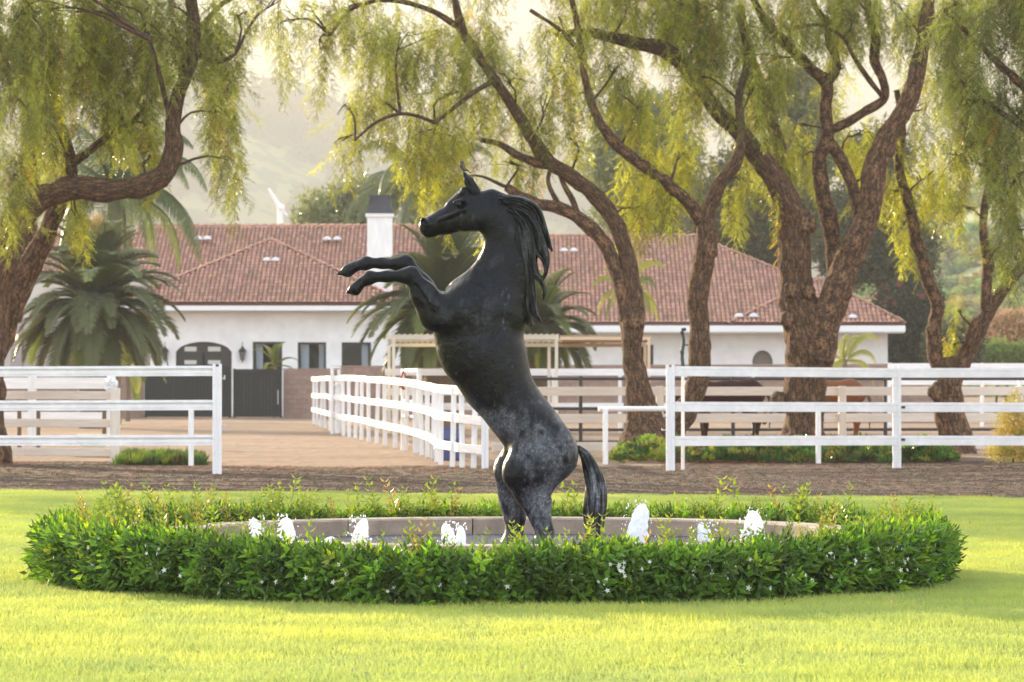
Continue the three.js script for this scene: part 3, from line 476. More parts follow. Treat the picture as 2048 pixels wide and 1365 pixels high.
{ // jasmine hedge ring round the basin
  reseed(33);
  const h = thing('jasmine_hedge', 'clipped ring hedge of star jasmine with small white flowers round the fountain', 'hedge', V(-0.12, 0, 0));
  const R0 = 2.64, R1 = 2.99, top = (a) => 0.33 + 0.045 * smooth(0.25, 0.95, -Math.sin(a)) + 0.04 * smooth(0.4, 0.95, Math.sin(a)) + 0.02 * smooth(0.2, -0.6, Math.cos(a)) + 0.11 * (fbm(Math.cos(a) * 4, 2, Math.sin(a) * 4, 3) - 0.5);
  const sprig = () => { const t = new Tris(); for (let k = 0; k < 5; k++) { const y = k * 0.026, a = k * 1.57 + rr(-0.3, 0.3); for (const s of [0, Math.PI]) { const d = V(Math.cos(a + s), rr(0.15, 0.9), Math.sin(a + s)).normalize(), sd = V(-Math.sin(a + s), 0, Math.cos(a + s)); t.leaf(V(rr(-0.01, 0.01), y, rr(-0.01, 0.01)), d, sd, rr(0.055, 0.09), rr(0.027, 0.042), 0.22); } } t.leaf(V(0, 0.13, 0), V(rr(-0.3, 0.3), 1, rr(-0.3, 0.3)).normalize(), V(1, 0, 0), 0.05, 0.022); return t.geo(); };
  const dark = [], pale = [];
  for (let i = 0; i < 8200; i++) {
    const a = rr(0, 6.283), r = lerp(R0, R1, Math.pow(rnd(), 0.75)), T = top(a), face = rnd();
    let y = face < 0.45 ? T - 0.09 - 0.06 * rnd() * rnd() : rr(0.0, T - 0.08); const q = r > R1 - 0.12 ? r : face < 0.45 ? r : R1 - rnd() * 0.16, bul = 0.06 * Math.sin(clamp(y / T) * 3.1) + 0.1 * (fbm(Math.cos(a) * 9, y * 5, Math.sin(a) * 9, 2) - 0.5);
    const x = Math.sin(a) * (q + bul), z = Math.cos(a) * (q + bul), out = smooth(0.35, 0.0, T - y) ;
    const sunTop = rnd() < 0.08 + 0.42 * smooth(0.6, 0.98, y / T), c = sunTop ? rgb(rr(1.6, 2.6), rr(1.4, 2.1), rr(0.6, 1)) : (() => { const k = rr(0.3, 1.25); return rgb(k * rr(0.8, 1.05), k, k * 0.9); })();  // bright sprigs gather near the top: sunlit leaves put into the colour
    const tilt = lerp(1.15, 0.35, smooth(0.4, 0.95, y / T)) + rr(-0.6, 0.6);
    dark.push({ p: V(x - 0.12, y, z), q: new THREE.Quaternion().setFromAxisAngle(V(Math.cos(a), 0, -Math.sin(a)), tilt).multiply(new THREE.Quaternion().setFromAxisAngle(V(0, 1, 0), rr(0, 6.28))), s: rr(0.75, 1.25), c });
  }
  const lm = leafMat([0.16, 0.285, 0.016], 0.55, 0.45);
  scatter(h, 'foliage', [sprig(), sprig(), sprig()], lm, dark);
  // added dark core: stops light inside the hedge and deepens its shadow
  { const t = new Tris(), n = 72, P = (i, j) => { const a = i / n * 6.28319, [r, y] = [[R0 + 0.06, 0], [R0 + 0.09, 0.25], [R1 - 0.17, 0.25], [R1 - 0.13, 0]][j], k = 1 + 0.02 * Math.sin(i * 2.4); return V(Math.sin(a) * r * k, y, Math.cos(a) * r * k); }; for (let i = 0; i < n; i++) for (let j = 0; j < 3; j++) t.quad(P(i, j), P(i + 1, j), P(i + 1, j + 1), P(i, j + 1)); part(h, 'dark_core', t.geo(), mat([0.035, 0.04, 0.015], 1)); }
  // flowers: five narrow petals
  const fl = (() => { const t = new Tris(); for (let k = 0; k < 5; k++) { const a = k * 1.2566, d = V(Math.cos(a), Math.sin(a), 0.25).normalize(), s = V(-Math.sin(a), Math.cos(a), 0); t.leaf(V(0, 0, 0), d, s, 0.019, 0.009, 0.1); } t.tri(V(-0.002, 0, 0), V(0.002, 0, 0), V(0, 0, -0.02)); return t.geo(); })(), fm = mat([0.9, 0.87, 0.78], 0.9, { transmission: 0.3, thickness: 0 });
  for (let i = 0; i < 170; i++) {
    const c = rnd() < 0.65, a = (c ? [-0.95, -0.75, 0.25, 0.45, 0.62, 0.8, 1.0, -0.3][Math.floor(rnd() * 8)] + gauss() * 0.07 : rr(-1.5, 1.5)), T = top(a), y = T * (c ? rr(0.4, 0.98) : rr(0.15, 1.05)), r = R1 + 0.075 * Math.sin(y / T * 2.6) + rr(0.05, 0.09) - smooth(0.85, 1.05, y / T) * rr(0, 0.45);
    const o = part(h, 'flower', fl, fm); o.position.set(Math.sin(a) * r, y, Math.cos(a) * r); o.rotation.set(rr(-0.7, 0.3), a + rr(-0.7, 0.7), rr(0, 1.2)); o.scale.setScalar(rr(0.7, 1.2));
  }
  // shoots that have escaped the shears
  const shootG = [0, 1, 2, 3, 4].map((v) => { const L = 0.25, st2 = [], t = new Tris(), bend = rr(-0.5, 0.5), p = (k) => V(bend * 0.09 * k * k, L * k, 0.03 * Math.sin(k * 4 + v)); for (let k = 0.12; k <= 1.001; k += 0.11) { const a = v + k * 14, sz = lerp(1.1, 0.55, k); for (const s of [0, Math.PI]) { const d = V(Math.cos(a + s), rr(0.2, 0.8), Math.sin(a + s)).normalize(); t.leaf(p(k), d, V(-Math.sin(a + s), 0, Math.cos(a + s)), 0.066 * sz, 0.031 * sz, 0.2); } } return merge([t.geo(), tube([p(0), p(0.5), p(1)], [0.0022, 0.0018, 0.001], { radial: 4, step: 0.05, cap: false })]); });
  const sm = [leafMat([0.3, 0.36, 0.02], 0.6, 0.5), leafMat([0.24, 0.32, 0.02], 0.6, 0.5), leafMat([0.38, 0.27, 0.04], 0.6, 0.4)];
  { const l = []; for (let i = 0; i < 420; i++) { const a = rr(0, 6.283), r = rr(R0 + 0.1, R1 - 0.04), k = rr(0.8, 1.2), f = Math.cos(a) > -0.2; l.push({ p: V(Math.sin(a) * r - 0.12, top(a) - 0.1, Math.cos(a) * r), e: [rr(-0.5, 0.5), rr(0, 6.28), rr(-0.5, 0.5)], s: f ? rr(0.5, 1.05) : rr(0.35, 0.9), c: rgb(k, k, k) }); } scatter(h, 'new_growth', shootG, sm[1], l); }
  for (let i = 0; i < 298; i++) {
    const back = i < 165, a = back ? Math.PI + (rnd() < 0.6 ? rr(0.02, 1.35) : rr(-1.2, 0.1)) : rr(-1.5, 1.5), left = Math.sin(a) < -0.1, T = top(a), tall = back ? (left ? rr(0.7, 1.5) : rr(0.5, 1.3) * (rnd() < 0.3 ? 1.3 : 0.85)) : rr(0.55, 1.3), r = rr(R0 + 0.02, R1 - 0.03);
    const o = part(h, 'shoot', shootG[i % 5], sm[rnd() < 0.12 ? 2 : i % 2]); o.position.set(Math.sin(a) * r, T - 0.1, Math.cos(a) * r); o.rotation.set(rr(-0.35, 0.35), rr(0, 6.28), rr(-0.45, 0.45)); o.scale.setScalar(tall);
  }
}

// ---------------------------------------------------------------- pepper trees
reseed(41);
// one hanging spray: a thin stem with drooping feather leaves
const sprayGeo = (v) => {
  const t = new Tris(), L = 0.95, ph = rr(0, 6), amp = rr(0.02, 0.07), P = (k) => V(Math.sin(k * 3 + ph) * amp * k, -L * k, Math.cos(k * 2.4 + ph) * amp * k);
  const n = 15;
  for (let i = 0; i < n; i++) {
    const k = Math.pow((i + 0.5) / n, 0.9), a = i * 2.4 + v, o = P(k), out = rr(0.35, 0.85), d = V(Math.cos(a) * out, -rr(0.25, 0.9), Math.sin(a) * out).normalize(), len = rr(0.1, 0.3) * lerp(1, 0.75, k), s = d.clone().cross(V(0, 1, 0)).normalize();
    for (let j = 1; j <= 6; j++) { const b = o.clone().addScaledVector(d, len * j / 6).add(V(0, -0.05 * (j / 6) ** 2, 0)); for (const e of [-1, 1]) { const q = s.clone().multiplyScalar(e).addScaledVector(d, 0.55).add(V(0, -0.35, 0)).normalize(), w = q.clone().cross(V(rr(-1, 1), rr(-1, 1), rr(-1, 1))).normalize(); t.leaf(b, q, w, rr(0.05, 0.075), rr(0.012, 0.018), 0.15); } }
  }
  for (let i = 0; i < 6; i++) { const a = P(i / 6), b = P((i + 1) / 6), w = 0.004; t.quad(a.clone().add(V(-w, 0, 0)), a.clone().add(V(w, 0, 0)), b.clone().add(V(w, 0, 0)), b.clone().add(V(-w, 0, 0))); }
  return t.geo();
};
const sprays = [sprayGeo(0), sprayGeo(1.1), sprayGeo(2.3), sprayGeo(3.9)];
const pepperLeaf = leafMat([0.3, 0.315, 0.032], 0.62, 0.9);
function pepperTree(o) { // limbs: [[px, py, r(px), dD], ...]; clumps: [px, py, rx, ry, n, dD, spread, tone (sunlight and shade put into leaf colour)]
  const base = atY(o.base[0], 0, o.base[1]), t = thing('pepper_tree', o.label, 'tree', base), D = o.base[1], all = [];
  o.limbs.forEach((l, i) => {
    const pts = l.map(([x, y, r, d = 0]) => { const p = at(x, y, D + d); if (p.y < 0.05) p.y = -0.15; return p; }), rad = l.map(([, , r, d = 0]) => r * 0.93 / F * (D + d));
    pts.forEach((p) => all.push(p));
    wpart(t, i < (o.trunks || 1) ? 'trunk' : 'limb', tube(pts, rad, { radial: rad[0] > 0.15 ? 30 : 14, step: rad[0] > 0.15 ? 0.055 : 0.09, rough: 0.3, freq: 4.5, uvk: 1.3 }), M.bark);
  });
  for (const [x, y, r, d] of o.knots || []) wpart(t, 'burl', (() => { const g = new THREE.IcosahedronGeometry(r / F * D, 4), p = g.attributes.position, q = at(x, y, D + d), uv = []; for (let i = 0; i < p.count; i++) { const k = 1 + 0.5 * (fbm(p.getX(i) * 9 + x, p.getY(i) * 9, p.getZ(i) * 9, 3) - 0.5); p.setXYZ(i, p.getX(i) * k, p.getY(i) * k * 1.15, p.getZ(i) * k); uv.push(p.getX(i) * 0.9, p.getY(i) * 0.9); } g.setAttribute('uv', new THREE.Float32BufferAttribute(uv, 2)); g.computeVertexNormals(); return g.translate(q.x, q.y, q.z); })(), M.bark);
  const list = [], twigs = [];
  for (const [cx, cy, rx, ry, n, dD = 0, sp = 1.4, tone = 0] of o.clumps) {
    const c = at(cx, cy, D + dD), ax = rx / F * D, ay = ry / F * D;
    // a twig from the nearest limb into the clump
    let best = null, bd = 9; for (const p of all) { const d = p.distanceTo(c) + Math.max(0, p.y - c.y) * 0.5; if (d < bd) { bd = d; best = p; } }
    if (best && bd > 0.25 && bd < 6) { const m = best.clone().lerp(c, 0.5).add(V(rr(-0.15, 0.15), 0.12 * bd + ay * 0.3, rr(-0.2, 0.2))), e = c.clone().add(V(0, ay * 0.5, 0)); twigs.push(tube([best, m, e], [0.02 + 0.008 * bd, 0.02, 0.008], { radial: 7, step: 0.2, rough: 0.15 })); for (let k = 0; k < 3; k++) twigs.push(tube([m.clone().lerp(e, rr(0, 1)), e.clone().add(V(gauss() * ax * 0.6, rr(0, 0.3) * ay, gauss() * sp * 0.5)), e.clone().add(V(gauss() * ax, -rr(0, 0.5) * ay, gauss() * sp * 0.7))], [0.012, 0.009, 0.004], { radial: 5, step: 0.25 })); }
    for (let i = 0; i < n * (cy < 170 ? 1.7 : 1.25); i++) {
      let x, y, z; do { x = rr(-1, 1); y = rr(-1, 1); z = rr(-1, 1); } while (x * x + y * y + z * z > 1);
      // sprays hang in tresses: several close together
      const p = V(c.x + x * ax, c.y + y * ay + 0.35, c.z + z * sp - 0.45), h = 1 + (i % 3);
      for (let k = 0; k < h; k++) { const br = rr(0.28, 1.15) + (rnd() < 0.34 ? 0.85 : 0), ye = tone + rr(-0.25, 0.25), wa = rnd() < 0.025 ? 0.5 : 0; list.push({ p: p.clone().add(V(gauss() * 0.07, gauss() * 0.16, gauss() * 0.07)), e: (i + k) % 5 < 2 ? [rr(-0.9, 0.9), rr(0, 6.28), rr(-0.9, 0.9)] : [rr(-0.16, 0.16), rr(0, 6.28), rr(-0.25, 0.25)], s: (i + k) % 5 < 2 ? rr(0.4, 0.8) : rr(0.5, 1.15), c: rgb(br * (1 + 0.36 * ye + wa), br * (1 + 0.3 * ye - wa * 0.2), br * (1 - 0.3 * ye)) }); }  // br paints sunlit and shaded sprays into the tint
    }
  }
  if (twigs.length) wpart(t, 'twigs', merge(twigs), M.bark);
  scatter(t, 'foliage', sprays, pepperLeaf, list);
  return t;
}
pepperTree({
  label: 'leaning pepper tree at the left edge with one thick limb bent upward', base: [-45, 60], trunks: 2,
  limbs: [
    [[-60, 960, 85], [-45, 905, 66], [-42, 830, 52], [-40, 760, 50], [-34, 690, 46], [-16, 590, 38], [8, 500, 34], [38, 436, 32], [75, 400, 29], [147, 378, 26], [238, 380, 25], [300, 366, 24], [332, 340, 22], [346, 300, 19], [347, 240, 17], [356, 190, 16], [378, 130, 14.5], [386, 70, 13.5], [382, 0, 12], [374, -90, 10], [380, -180, 7]],
    [[-50, 760, 34, 1], [-20, 700, 34, 1], [10, 640, 31, 1], [38, 575, 27, 1], [68, 515, 24, 1], [98, 455, 21, 1], [122, 395, 20, 1.2], [136, 348, 18, 1.5], [138, 318, 17, 1.6]],
    [[138, 318, 15, 1.6], [128, 280, 13, 1.6], [112, 235, 12, 1.8], [100, 190, 11, 2], [104, 120, 9, 2], [90, 40, 7, 2], [96, -60, 5, 2]],
    [[138, 322, 11, 1.6], [158, 318, 10, 1.4], [185, 296, 9, 1.2], [216, 272, 9, 1], [252, 252, 7, 1], [290, 216, 5, 1]],
    [[20, 640, 24, 3], [46, 480, 24, 3.5], [56, 350, 22, 4], [62, 230, 20, 4], [50, 90, 15, 4], [60, -60, 10, 4]],
    [[346, 262, 7, 0], [330, 200, 6, -0.3], [318, 150, 5, -0.6], [300, 80, 4, -1]], [[386, 95, 6], [410, 118, 5], [445, 122, 4.5], [470, 108, 3]], [[360, 175, 7], [372, 100, 6, 1], [440, 10, 5, 1], [540, -60, 4, 1]],
  ],
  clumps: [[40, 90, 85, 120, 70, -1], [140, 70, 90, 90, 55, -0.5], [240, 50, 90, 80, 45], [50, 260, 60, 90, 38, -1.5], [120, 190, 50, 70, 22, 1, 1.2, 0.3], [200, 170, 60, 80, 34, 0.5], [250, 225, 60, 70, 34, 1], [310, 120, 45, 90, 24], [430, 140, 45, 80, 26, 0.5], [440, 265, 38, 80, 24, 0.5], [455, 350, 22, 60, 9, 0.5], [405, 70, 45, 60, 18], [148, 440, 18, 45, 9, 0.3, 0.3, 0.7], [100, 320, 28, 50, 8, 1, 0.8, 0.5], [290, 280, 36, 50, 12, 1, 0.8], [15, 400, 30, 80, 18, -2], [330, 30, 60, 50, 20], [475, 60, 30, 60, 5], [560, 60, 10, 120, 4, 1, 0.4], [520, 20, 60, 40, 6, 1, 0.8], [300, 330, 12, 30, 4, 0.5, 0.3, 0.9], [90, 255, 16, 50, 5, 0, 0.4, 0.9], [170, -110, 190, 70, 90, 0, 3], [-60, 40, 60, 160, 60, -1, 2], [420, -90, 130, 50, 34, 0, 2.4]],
});
pepperTree({
  label: 'pepper tree with twin trunks spreading from one base just right of the statue', base: [1285, 66], trunks: 2,
  limbs: [
    [[1283, 925, 62], [1287, 893, 54], [1290, 860, 44], [1285, 820, 33], [1275, 765, 26], [1264, 705, 22], [1262, 650, 26], [1266, 610, 22], [1262, 555, 19], [1248, 490, 18], [1226, 437, 18], [1190, 392, 17], [1140, 352, 16.5], [1095, 322, 16], [1064, 276, 13], [1030, 220, 12], [988, 157, 11.5], [950, 103, 11], [925, 60, 10], [905, -20, 8], [880, -120, 6]],
    [[1300, 915, 40, 0.4], [1318, 885, 32, 0.4], [1345, 855, 27, 0.4], [1375, 815, 24, 0.4], [1394, 765, 22, 0.4], [1400, 700, 21, 0.4], [1398, 640, 20, 0.4], [1396, 580, 21, 0.4], [1408, 530, 25, 0.4], [1412, 480, 22, 0.4], [1412, 435, 18, 0.4], [1440, 372, 15, 0.4], [1472, 325, 13, 0.4], [1484, 270, 11, 0.6], [1478, 200, 9, 0.8], [1496, 120, 8, 1], [1480, 30, 6, 1]],
    [[1256, 640, 20], [1238, 560, 16], [1212, 492, 16], [1172, 447, 15], [1124, 418, 14], [1078, 408, 13], [1040, 392, 11], [1012, 374, 9]],
    [[1098, 330, 12], [1072, 326, 10], [1034, 310, 9], [998, 288, 7], [960, 280, 5]],
    [[1405, 450, 14, 0.4], [1385, 414, 14, 0.3], [1340, 372, 13, 0], [1290, 333, 12, -0.2], [1240, 296, 11.5, -0.3], [1206, 254, 11, -0.3], [1183, 205, 10, -0.3], [1169, 150, 9, -0.3], [1160, 80, 7], [1140, -20, 5]],
    [[1118, 344, 6], [1128, 370, 6], [1146, 402, 7], [1158, 436, 7]], [[1104, 330, 5], [1096, 362, 5], [1112, 400, 6], [1126, 422, 6]],
    [[870, 246, 4, -0.4], [840, 234, 4, -0.4], [800, 228, 4, -0.6], [750, 246, 3, -0.8], [710, 280, 2, -0.8]], [[988, 160, 7], [940, 190, 5.5, -0.5], [870, 246, 4, -0.4]], [[925, 60, 7], [860, 20, 6], [770, 0, 5], [700, 20, 4], [660, 70, 3]], [[1165, 110, 6], [1120, 60, 5], [1060, 20, 4]],
  ],
  knots: [[1268, 640, 22, -0.1], [1420, 500, 17, 0.3]],
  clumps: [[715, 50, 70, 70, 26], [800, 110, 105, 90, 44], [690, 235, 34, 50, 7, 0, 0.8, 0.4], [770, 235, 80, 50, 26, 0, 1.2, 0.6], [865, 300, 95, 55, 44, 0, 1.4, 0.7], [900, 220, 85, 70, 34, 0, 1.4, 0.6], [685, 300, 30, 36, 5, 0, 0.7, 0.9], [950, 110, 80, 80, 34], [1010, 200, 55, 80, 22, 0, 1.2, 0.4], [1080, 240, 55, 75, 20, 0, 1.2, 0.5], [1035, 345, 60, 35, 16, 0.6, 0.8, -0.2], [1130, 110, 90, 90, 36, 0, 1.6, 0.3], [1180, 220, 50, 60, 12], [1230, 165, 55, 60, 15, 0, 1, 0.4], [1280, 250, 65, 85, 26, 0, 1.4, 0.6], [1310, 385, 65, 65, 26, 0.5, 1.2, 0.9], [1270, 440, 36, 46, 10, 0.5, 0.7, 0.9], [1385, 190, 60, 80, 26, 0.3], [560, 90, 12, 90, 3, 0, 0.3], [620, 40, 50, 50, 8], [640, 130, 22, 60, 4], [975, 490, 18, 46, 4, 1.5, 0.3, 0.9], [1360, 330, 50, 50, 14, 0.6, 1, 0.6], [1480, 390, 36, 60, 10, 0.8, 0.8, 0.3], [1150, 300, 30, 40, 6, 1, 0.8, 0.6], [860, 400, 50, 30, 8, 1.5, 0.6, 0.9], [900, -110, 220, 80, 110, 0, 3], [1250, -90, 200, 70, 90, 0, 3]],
});
pepperTree({
  label: 'largest pepper tree, thick grey forked trunk behind the white fence', base: [1608, 67], trunks: 1,
  limbs: [
    [[1606, 925, 78], [1608, 895, 62], [1609, 862, 46], [1607, 820, 41], [1610, 780, 42], [1619, 735, 46], [1618, 690, 50], [1606, 640, 48], [1594, 600, 39], [1592, 555, 34], [1591, 500, 33], [1590, 450, 33], [1578, 415, 29], [1554, 364, 25], [1522, 318, 22], [1478, 266, 20], [1440, 227, 18], [1403, 180, 17], [1373, 136, 17], [1329, 99, 16], [1289, 90, 15], [1223, 76, 12], [1171, 64, 10], [1110, 70, 7]],
    [[1640, 725, 34, -0.2], [1646, 665, 34, -0.2], [1664, 612, 31, -0.2], [1684, 560, 31, -0.2], [1703, 508, 29, -0.2], [1730, 448, 26, -0.2], [1741, 415, 25, -0.2], [1752, 335, 25, -0.2], [1783, 264, 22, -0.2], [1813, 212, 20, -0.2], [1835, 147, 18, -0.2], [1849, 81, 15, -0.2], [1856, 20, 13, -0.2], [1870, -80, 9]],
    [[1672, 560, 18, 0.5], [1666, 500, 17, 0.6], [1662, 455, 16, 0.7], [1648, 385, 15, 0.7], [1640, 320, 14, 0.7], [1655, 278, 17, 0.7], [1652, 220, 14, 0.7], [1654, 168, 14, 0.7], [1622, 137, 12, 0.7], [1578, 92, 11, 0.7], [1534, 48, 10, 0.7], [1500, -20, 7, 0.7]],
    [[1716, 480, 15, 0.4], [1720, 430, 13, 0.5], [1705, 370, 13, 0.6], [1680, 315, 14, 0.7], [1657, 280, 14, 0.7]],
    [[1656, 165, 11, 0.7], [1671, 146, 10, 0.7], [1674, 117, 9, 0.7], [1659, 88, 8, 0.7], [1655, 48, 8, 0.7], [1630, 10, 7, 0.7], [1620, -60, 4, 0.7]],
    [[1660, 262, 12, 0.7], [1690, 248, 11, 0.6], [1730, 224, 11.5, 0.5], [1770, 196, 11, 0.5], [1766, 157, 11, 0.5], [1750, 121, 11, 0.5], [1752, 73, 10, 0.5], [1740, 29, 9, 0.5], [1735, -60, 6, 0.5]],
    [[1768, 196, 6, 0.5], [1740, 160, 6, 0.4], [1712, 120, 5, 0.3], [1688, 76, 4.5, 0.2], [1640, 50, 4, 0.2], [1590, 56, 3, 0.2]], [[1590, 470, 12, 1], [1560, 300, 15, 1.4], [1530, 200, 14, 1.6], [1500, 100, 11, 1.6], [1480, 10, 8, 1.6]], [[1372, 136, 8], [1400, 70, 7], [1390, -20, 5]],
  ],
  knots: [[1578, 640, 17, -0.25], [1560, 805, 20, 0], [1584, 580, 14, -0.35], [1618, 585, 13, -0.3], [1608, 448, 24, -0.1]],
  clumps: [[1250, 25, 150, 50, 46], [1450, 50, 120, 80, 60], [1430, 150, 60, 80, 28], [1500, 230, 55, 85, 32], [1590, 40, 70, 55, 30], [1545, 150, 50, 60, 22, 0.5], [1700, 60, 60, 50, 22], [1540, 330, 50, 75, 24, 1], [1725, 300, 50, 65, 22, 1.2, 0.9, 0.8], [1740, 380, 34, 55, 12, 1.2, 0.7, 0.9], [1800, 40, 60, 50, 22], [1720, 10, 60, 40, 18], [1900, 50, 60, 60, 22], [1355, 30, 80, 50, 30], [1600, 270, 24, 40, 5, 1], [1680, 160, 26, 40, 5, 1, 0.6, 0.6], [1612, 340, 28, 60, 9, 1.4, 0.7, 0.9], [1850, 250, 34, 60, 9, 0.6], [1570, 420, 14, 30, 3, -0.5, 0.3, 0.9], [1500, -100, 260, 80, 130, 0, 3], [1830, -90, 150, 60, 50, 0, 2.4]],
});
pepperTree({
  label: 'slender forked pepper tree behind the white fence at the right', base: [1912, 69], trunks: 1,
  limbs: [
    [[1915, 930, 46], [1914, 900, 38], [1910, 865, 34], [1902, 825, 31], [1897, 780, 26], [1897, 745, 26], [1892, 715, 22]],
    [[1880, 740, 19], [1870, 700, 15], [1868, 650, 15.5], [1876, 612, 15], [1860, 570, 14], [1846, 523, 13.5], [1831, 466, 12.5], [1813, 388, 11], [1798, 330, 10], [1806, 260, 8], [1795, 180, 6]],
    [[1912, 745, 22], [1932, 715, 17], [1953, 668, 17], [1976, 625, 15], [2003, 585, 13], [2036, 545, 12], [2075, 490, 11], [2100, 420, 9]],
    [[1974, 622, 12, -0.1], [1974, 562, 11, -0.1], [1978, 530, 12, -0.1], [1970, 487, 10, -0.1], [1967, 448, 10, -0.1], [1972, 405, 9, -0.1], [1980, 340, 7, -0.1], [1960, 260, 5]],
    [[1938, 690, 13, -0.2], [1948, 655, 12, -0.2], [1958, 640, 8, -0.2]], [[2000, 400, 5], [2020, 420, 7], [2035, 460, 9], [2052, 520, 11]],
  ],
  knots: [[1873, 785, 17, -0.1], [1862, 660, 10, -0.1]],
  clumps: [[1850, 385, 60, 55, 22, 0, 1.2, 0.9], [1905, 340, 60, 60, 22, 0, 1.2, 0.9], [1930, 430, 34, 30, 6, 0, 0.8, 0.9], [1790, 410, 20, 46, 5, 0, 0.5, 0.8], [1824, 500, 12, 30, 3, -0.2, 0.2, 0.9], [2005, 510, 30, 40, 9, -0.4, 0.5], [1980, 290, 70, 70, 30, 0, 1.5, 0.3], [1908, 700, 12, 18, 3, -0.4, 0.15, 0.9], [1920, 630, 9, 16, 2, -0.3, 0.1, 0.8], [2080, 300, 80, 120, 40, 0, 2], [1900, 180, 120, 60, 26, 0.5, 1.8, 0.4]],
});
pepperTree({
  label: 'nearer pepper tree whose dark hanging foliage fills the top right corner', base: [2330, 53], trunks: 1,
  limbs: [[[2335, 960, 70], [2330, 900, 55], [2310, 700, 46], [2270, 500, 40], [2200, 300, 32], [2120, 150, 24], [2060, 40, 16], [2010, -60, 10]], [[2230, 390, 20], [2150, 320, 14], [2070, 270, 9], [1990, 215, 5], [1920, 160, 3]], [[2180, 260, 16], [2060, 180, 10], [1960, 90, 6], [1890, 20, 4]]],
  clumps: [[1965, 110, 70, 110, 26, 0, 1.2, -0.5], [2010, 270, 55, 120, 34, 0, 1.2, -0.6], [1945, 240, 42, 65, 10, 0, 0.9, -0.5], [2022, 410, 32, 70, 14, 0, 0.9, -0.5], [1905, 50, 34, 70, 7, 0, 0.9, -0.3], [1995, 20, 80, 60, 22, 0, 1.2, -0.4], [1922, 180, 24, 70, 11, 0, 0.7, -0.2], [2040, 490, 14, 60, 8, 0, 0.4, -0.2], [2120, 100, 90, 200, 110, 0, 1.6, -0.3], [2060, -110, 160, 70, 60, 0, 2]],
});

pepperTree({ // the row goes on to the left of the frame and shades the dirt strip and the back of the lawn
  label: 'pepper tree standing beyond the left edge of the picture', base: [-640, 62], trunks: 1,
  limbs: [[[-640, 960, 62], [-640, 900, 48], [-650, 740, 36], [-670, 560, 30], [-640, 380, 22], [-600, 220, 14], [-560, 60, 8]], [[-665, 580, 20], [-780, 420, 15], [-880, 260, 9], [-960, 140, 5]], [[-650, 420, 16], [-540, 300, 12], [-430, 220, 7]]],
  clumps: [[-640, 80, 200, 120, 150, 0, 3], [-860, 180, 180, 130, 120, 0, 3], [-430, 180, 130, 110, 80, 0, 2.4], [-1080, 120, 200, 150, 130, 0, 3], [-640, -90, 300, 90, 120, 0, 3], [-1300, 160, 180, 150, 110, 0, 3], [-300, 60, 120, 100, 50, -1, 2.2], [-760, 360, 140, 80, 26, 0, 2.4], [-480, 400, 90, 70, 14, 0, 2]],
});

// ---------------------------------------------------------------- palms
function frondGeo(elev, L, leaf, droop, hang, n = 46, wid = 0.028) { // rachis that starts at an elevation and bends under its weight
  const t = new Tris(), pts = [], d = V(Math.cos(elev), Math.sin(elev), 0), p = V(0, 0, 0), N = 16; let a = elev;
  for (let i = 0; i <= N; i++) { pts.push(p.clone()); p.add(V(Math.cos(a), Math.sin(a), 0).multiplyScalar(L / N)); a -= droop * Math.cos(a) / N * (0.4 + 1.5 * i / N) + 0.02; }
  const c = new THREE.CatmullRomCurve3(pts);
  for (let i = 0; i < n; i++) for (const s of [-1, 1]) {
    const k = lerp(0.1, 0.995, (i + 0.5 * (s > 0)) / n), o = c.getPoint(k), tg = c.getTangent(k), up = V(0, 0, 1).cross(tg).normalize(), len = leaf * Math.sin(Math.PI * clamp(0.14 + k * 0.8)) * rr(0.85, 1.1);
    const q = V(0, 0, s).multiplyScalar(0.8).addScaledVector(tg, 0.55).addScaledVector(up, 0.3 - hang * 1.1 + rr(-0.1, 0.1)).normalize(), q2 = q.clone().add(V(0, -0.25 - hang, 0)).normalize(), w = tg.clone().multiplyScalar(wid), m = o.clone().addScaledVector(q, len * 0.5), e = m.clone().addScaledVector(q2, len * 0.5);
    t.quad(o.clone().addScaledVector(w, -0.4), o.clone().addScaledVector(w, 0.4), m.clone().addScaledVector(w, 0.5), m.clone().addScaledVector(w, -0.5)); t.tri(m.clone().addScaledVector(w, -0.5), m.clone().addScaledVector(w, 0.5), e);
  }
  for (let i = 0; i < N; i++) { const r = 0.02 * (1 - i / N) + 0.004, A = pts[i], B2 = pts[i + 1]; t.quad(A.clone().add(V(0, 0, -r)), A.clone().add(V(0, 0, r)), B2.clone().add(V(0, 0, r)), B2.clone().add(V(0, 0, -r))); t.quad(A.clone().add(V(0, -r, 0)), A.clone().add(V(0, r, 0)), B2.clone().add(V(0, r, 0)), B2.clone().add(V(0, -r, 0))); }
  return t.geo();
}
const palmTrunkMat = mat([0.2, 0.14, 0.1], 0.95), frondSets = {};
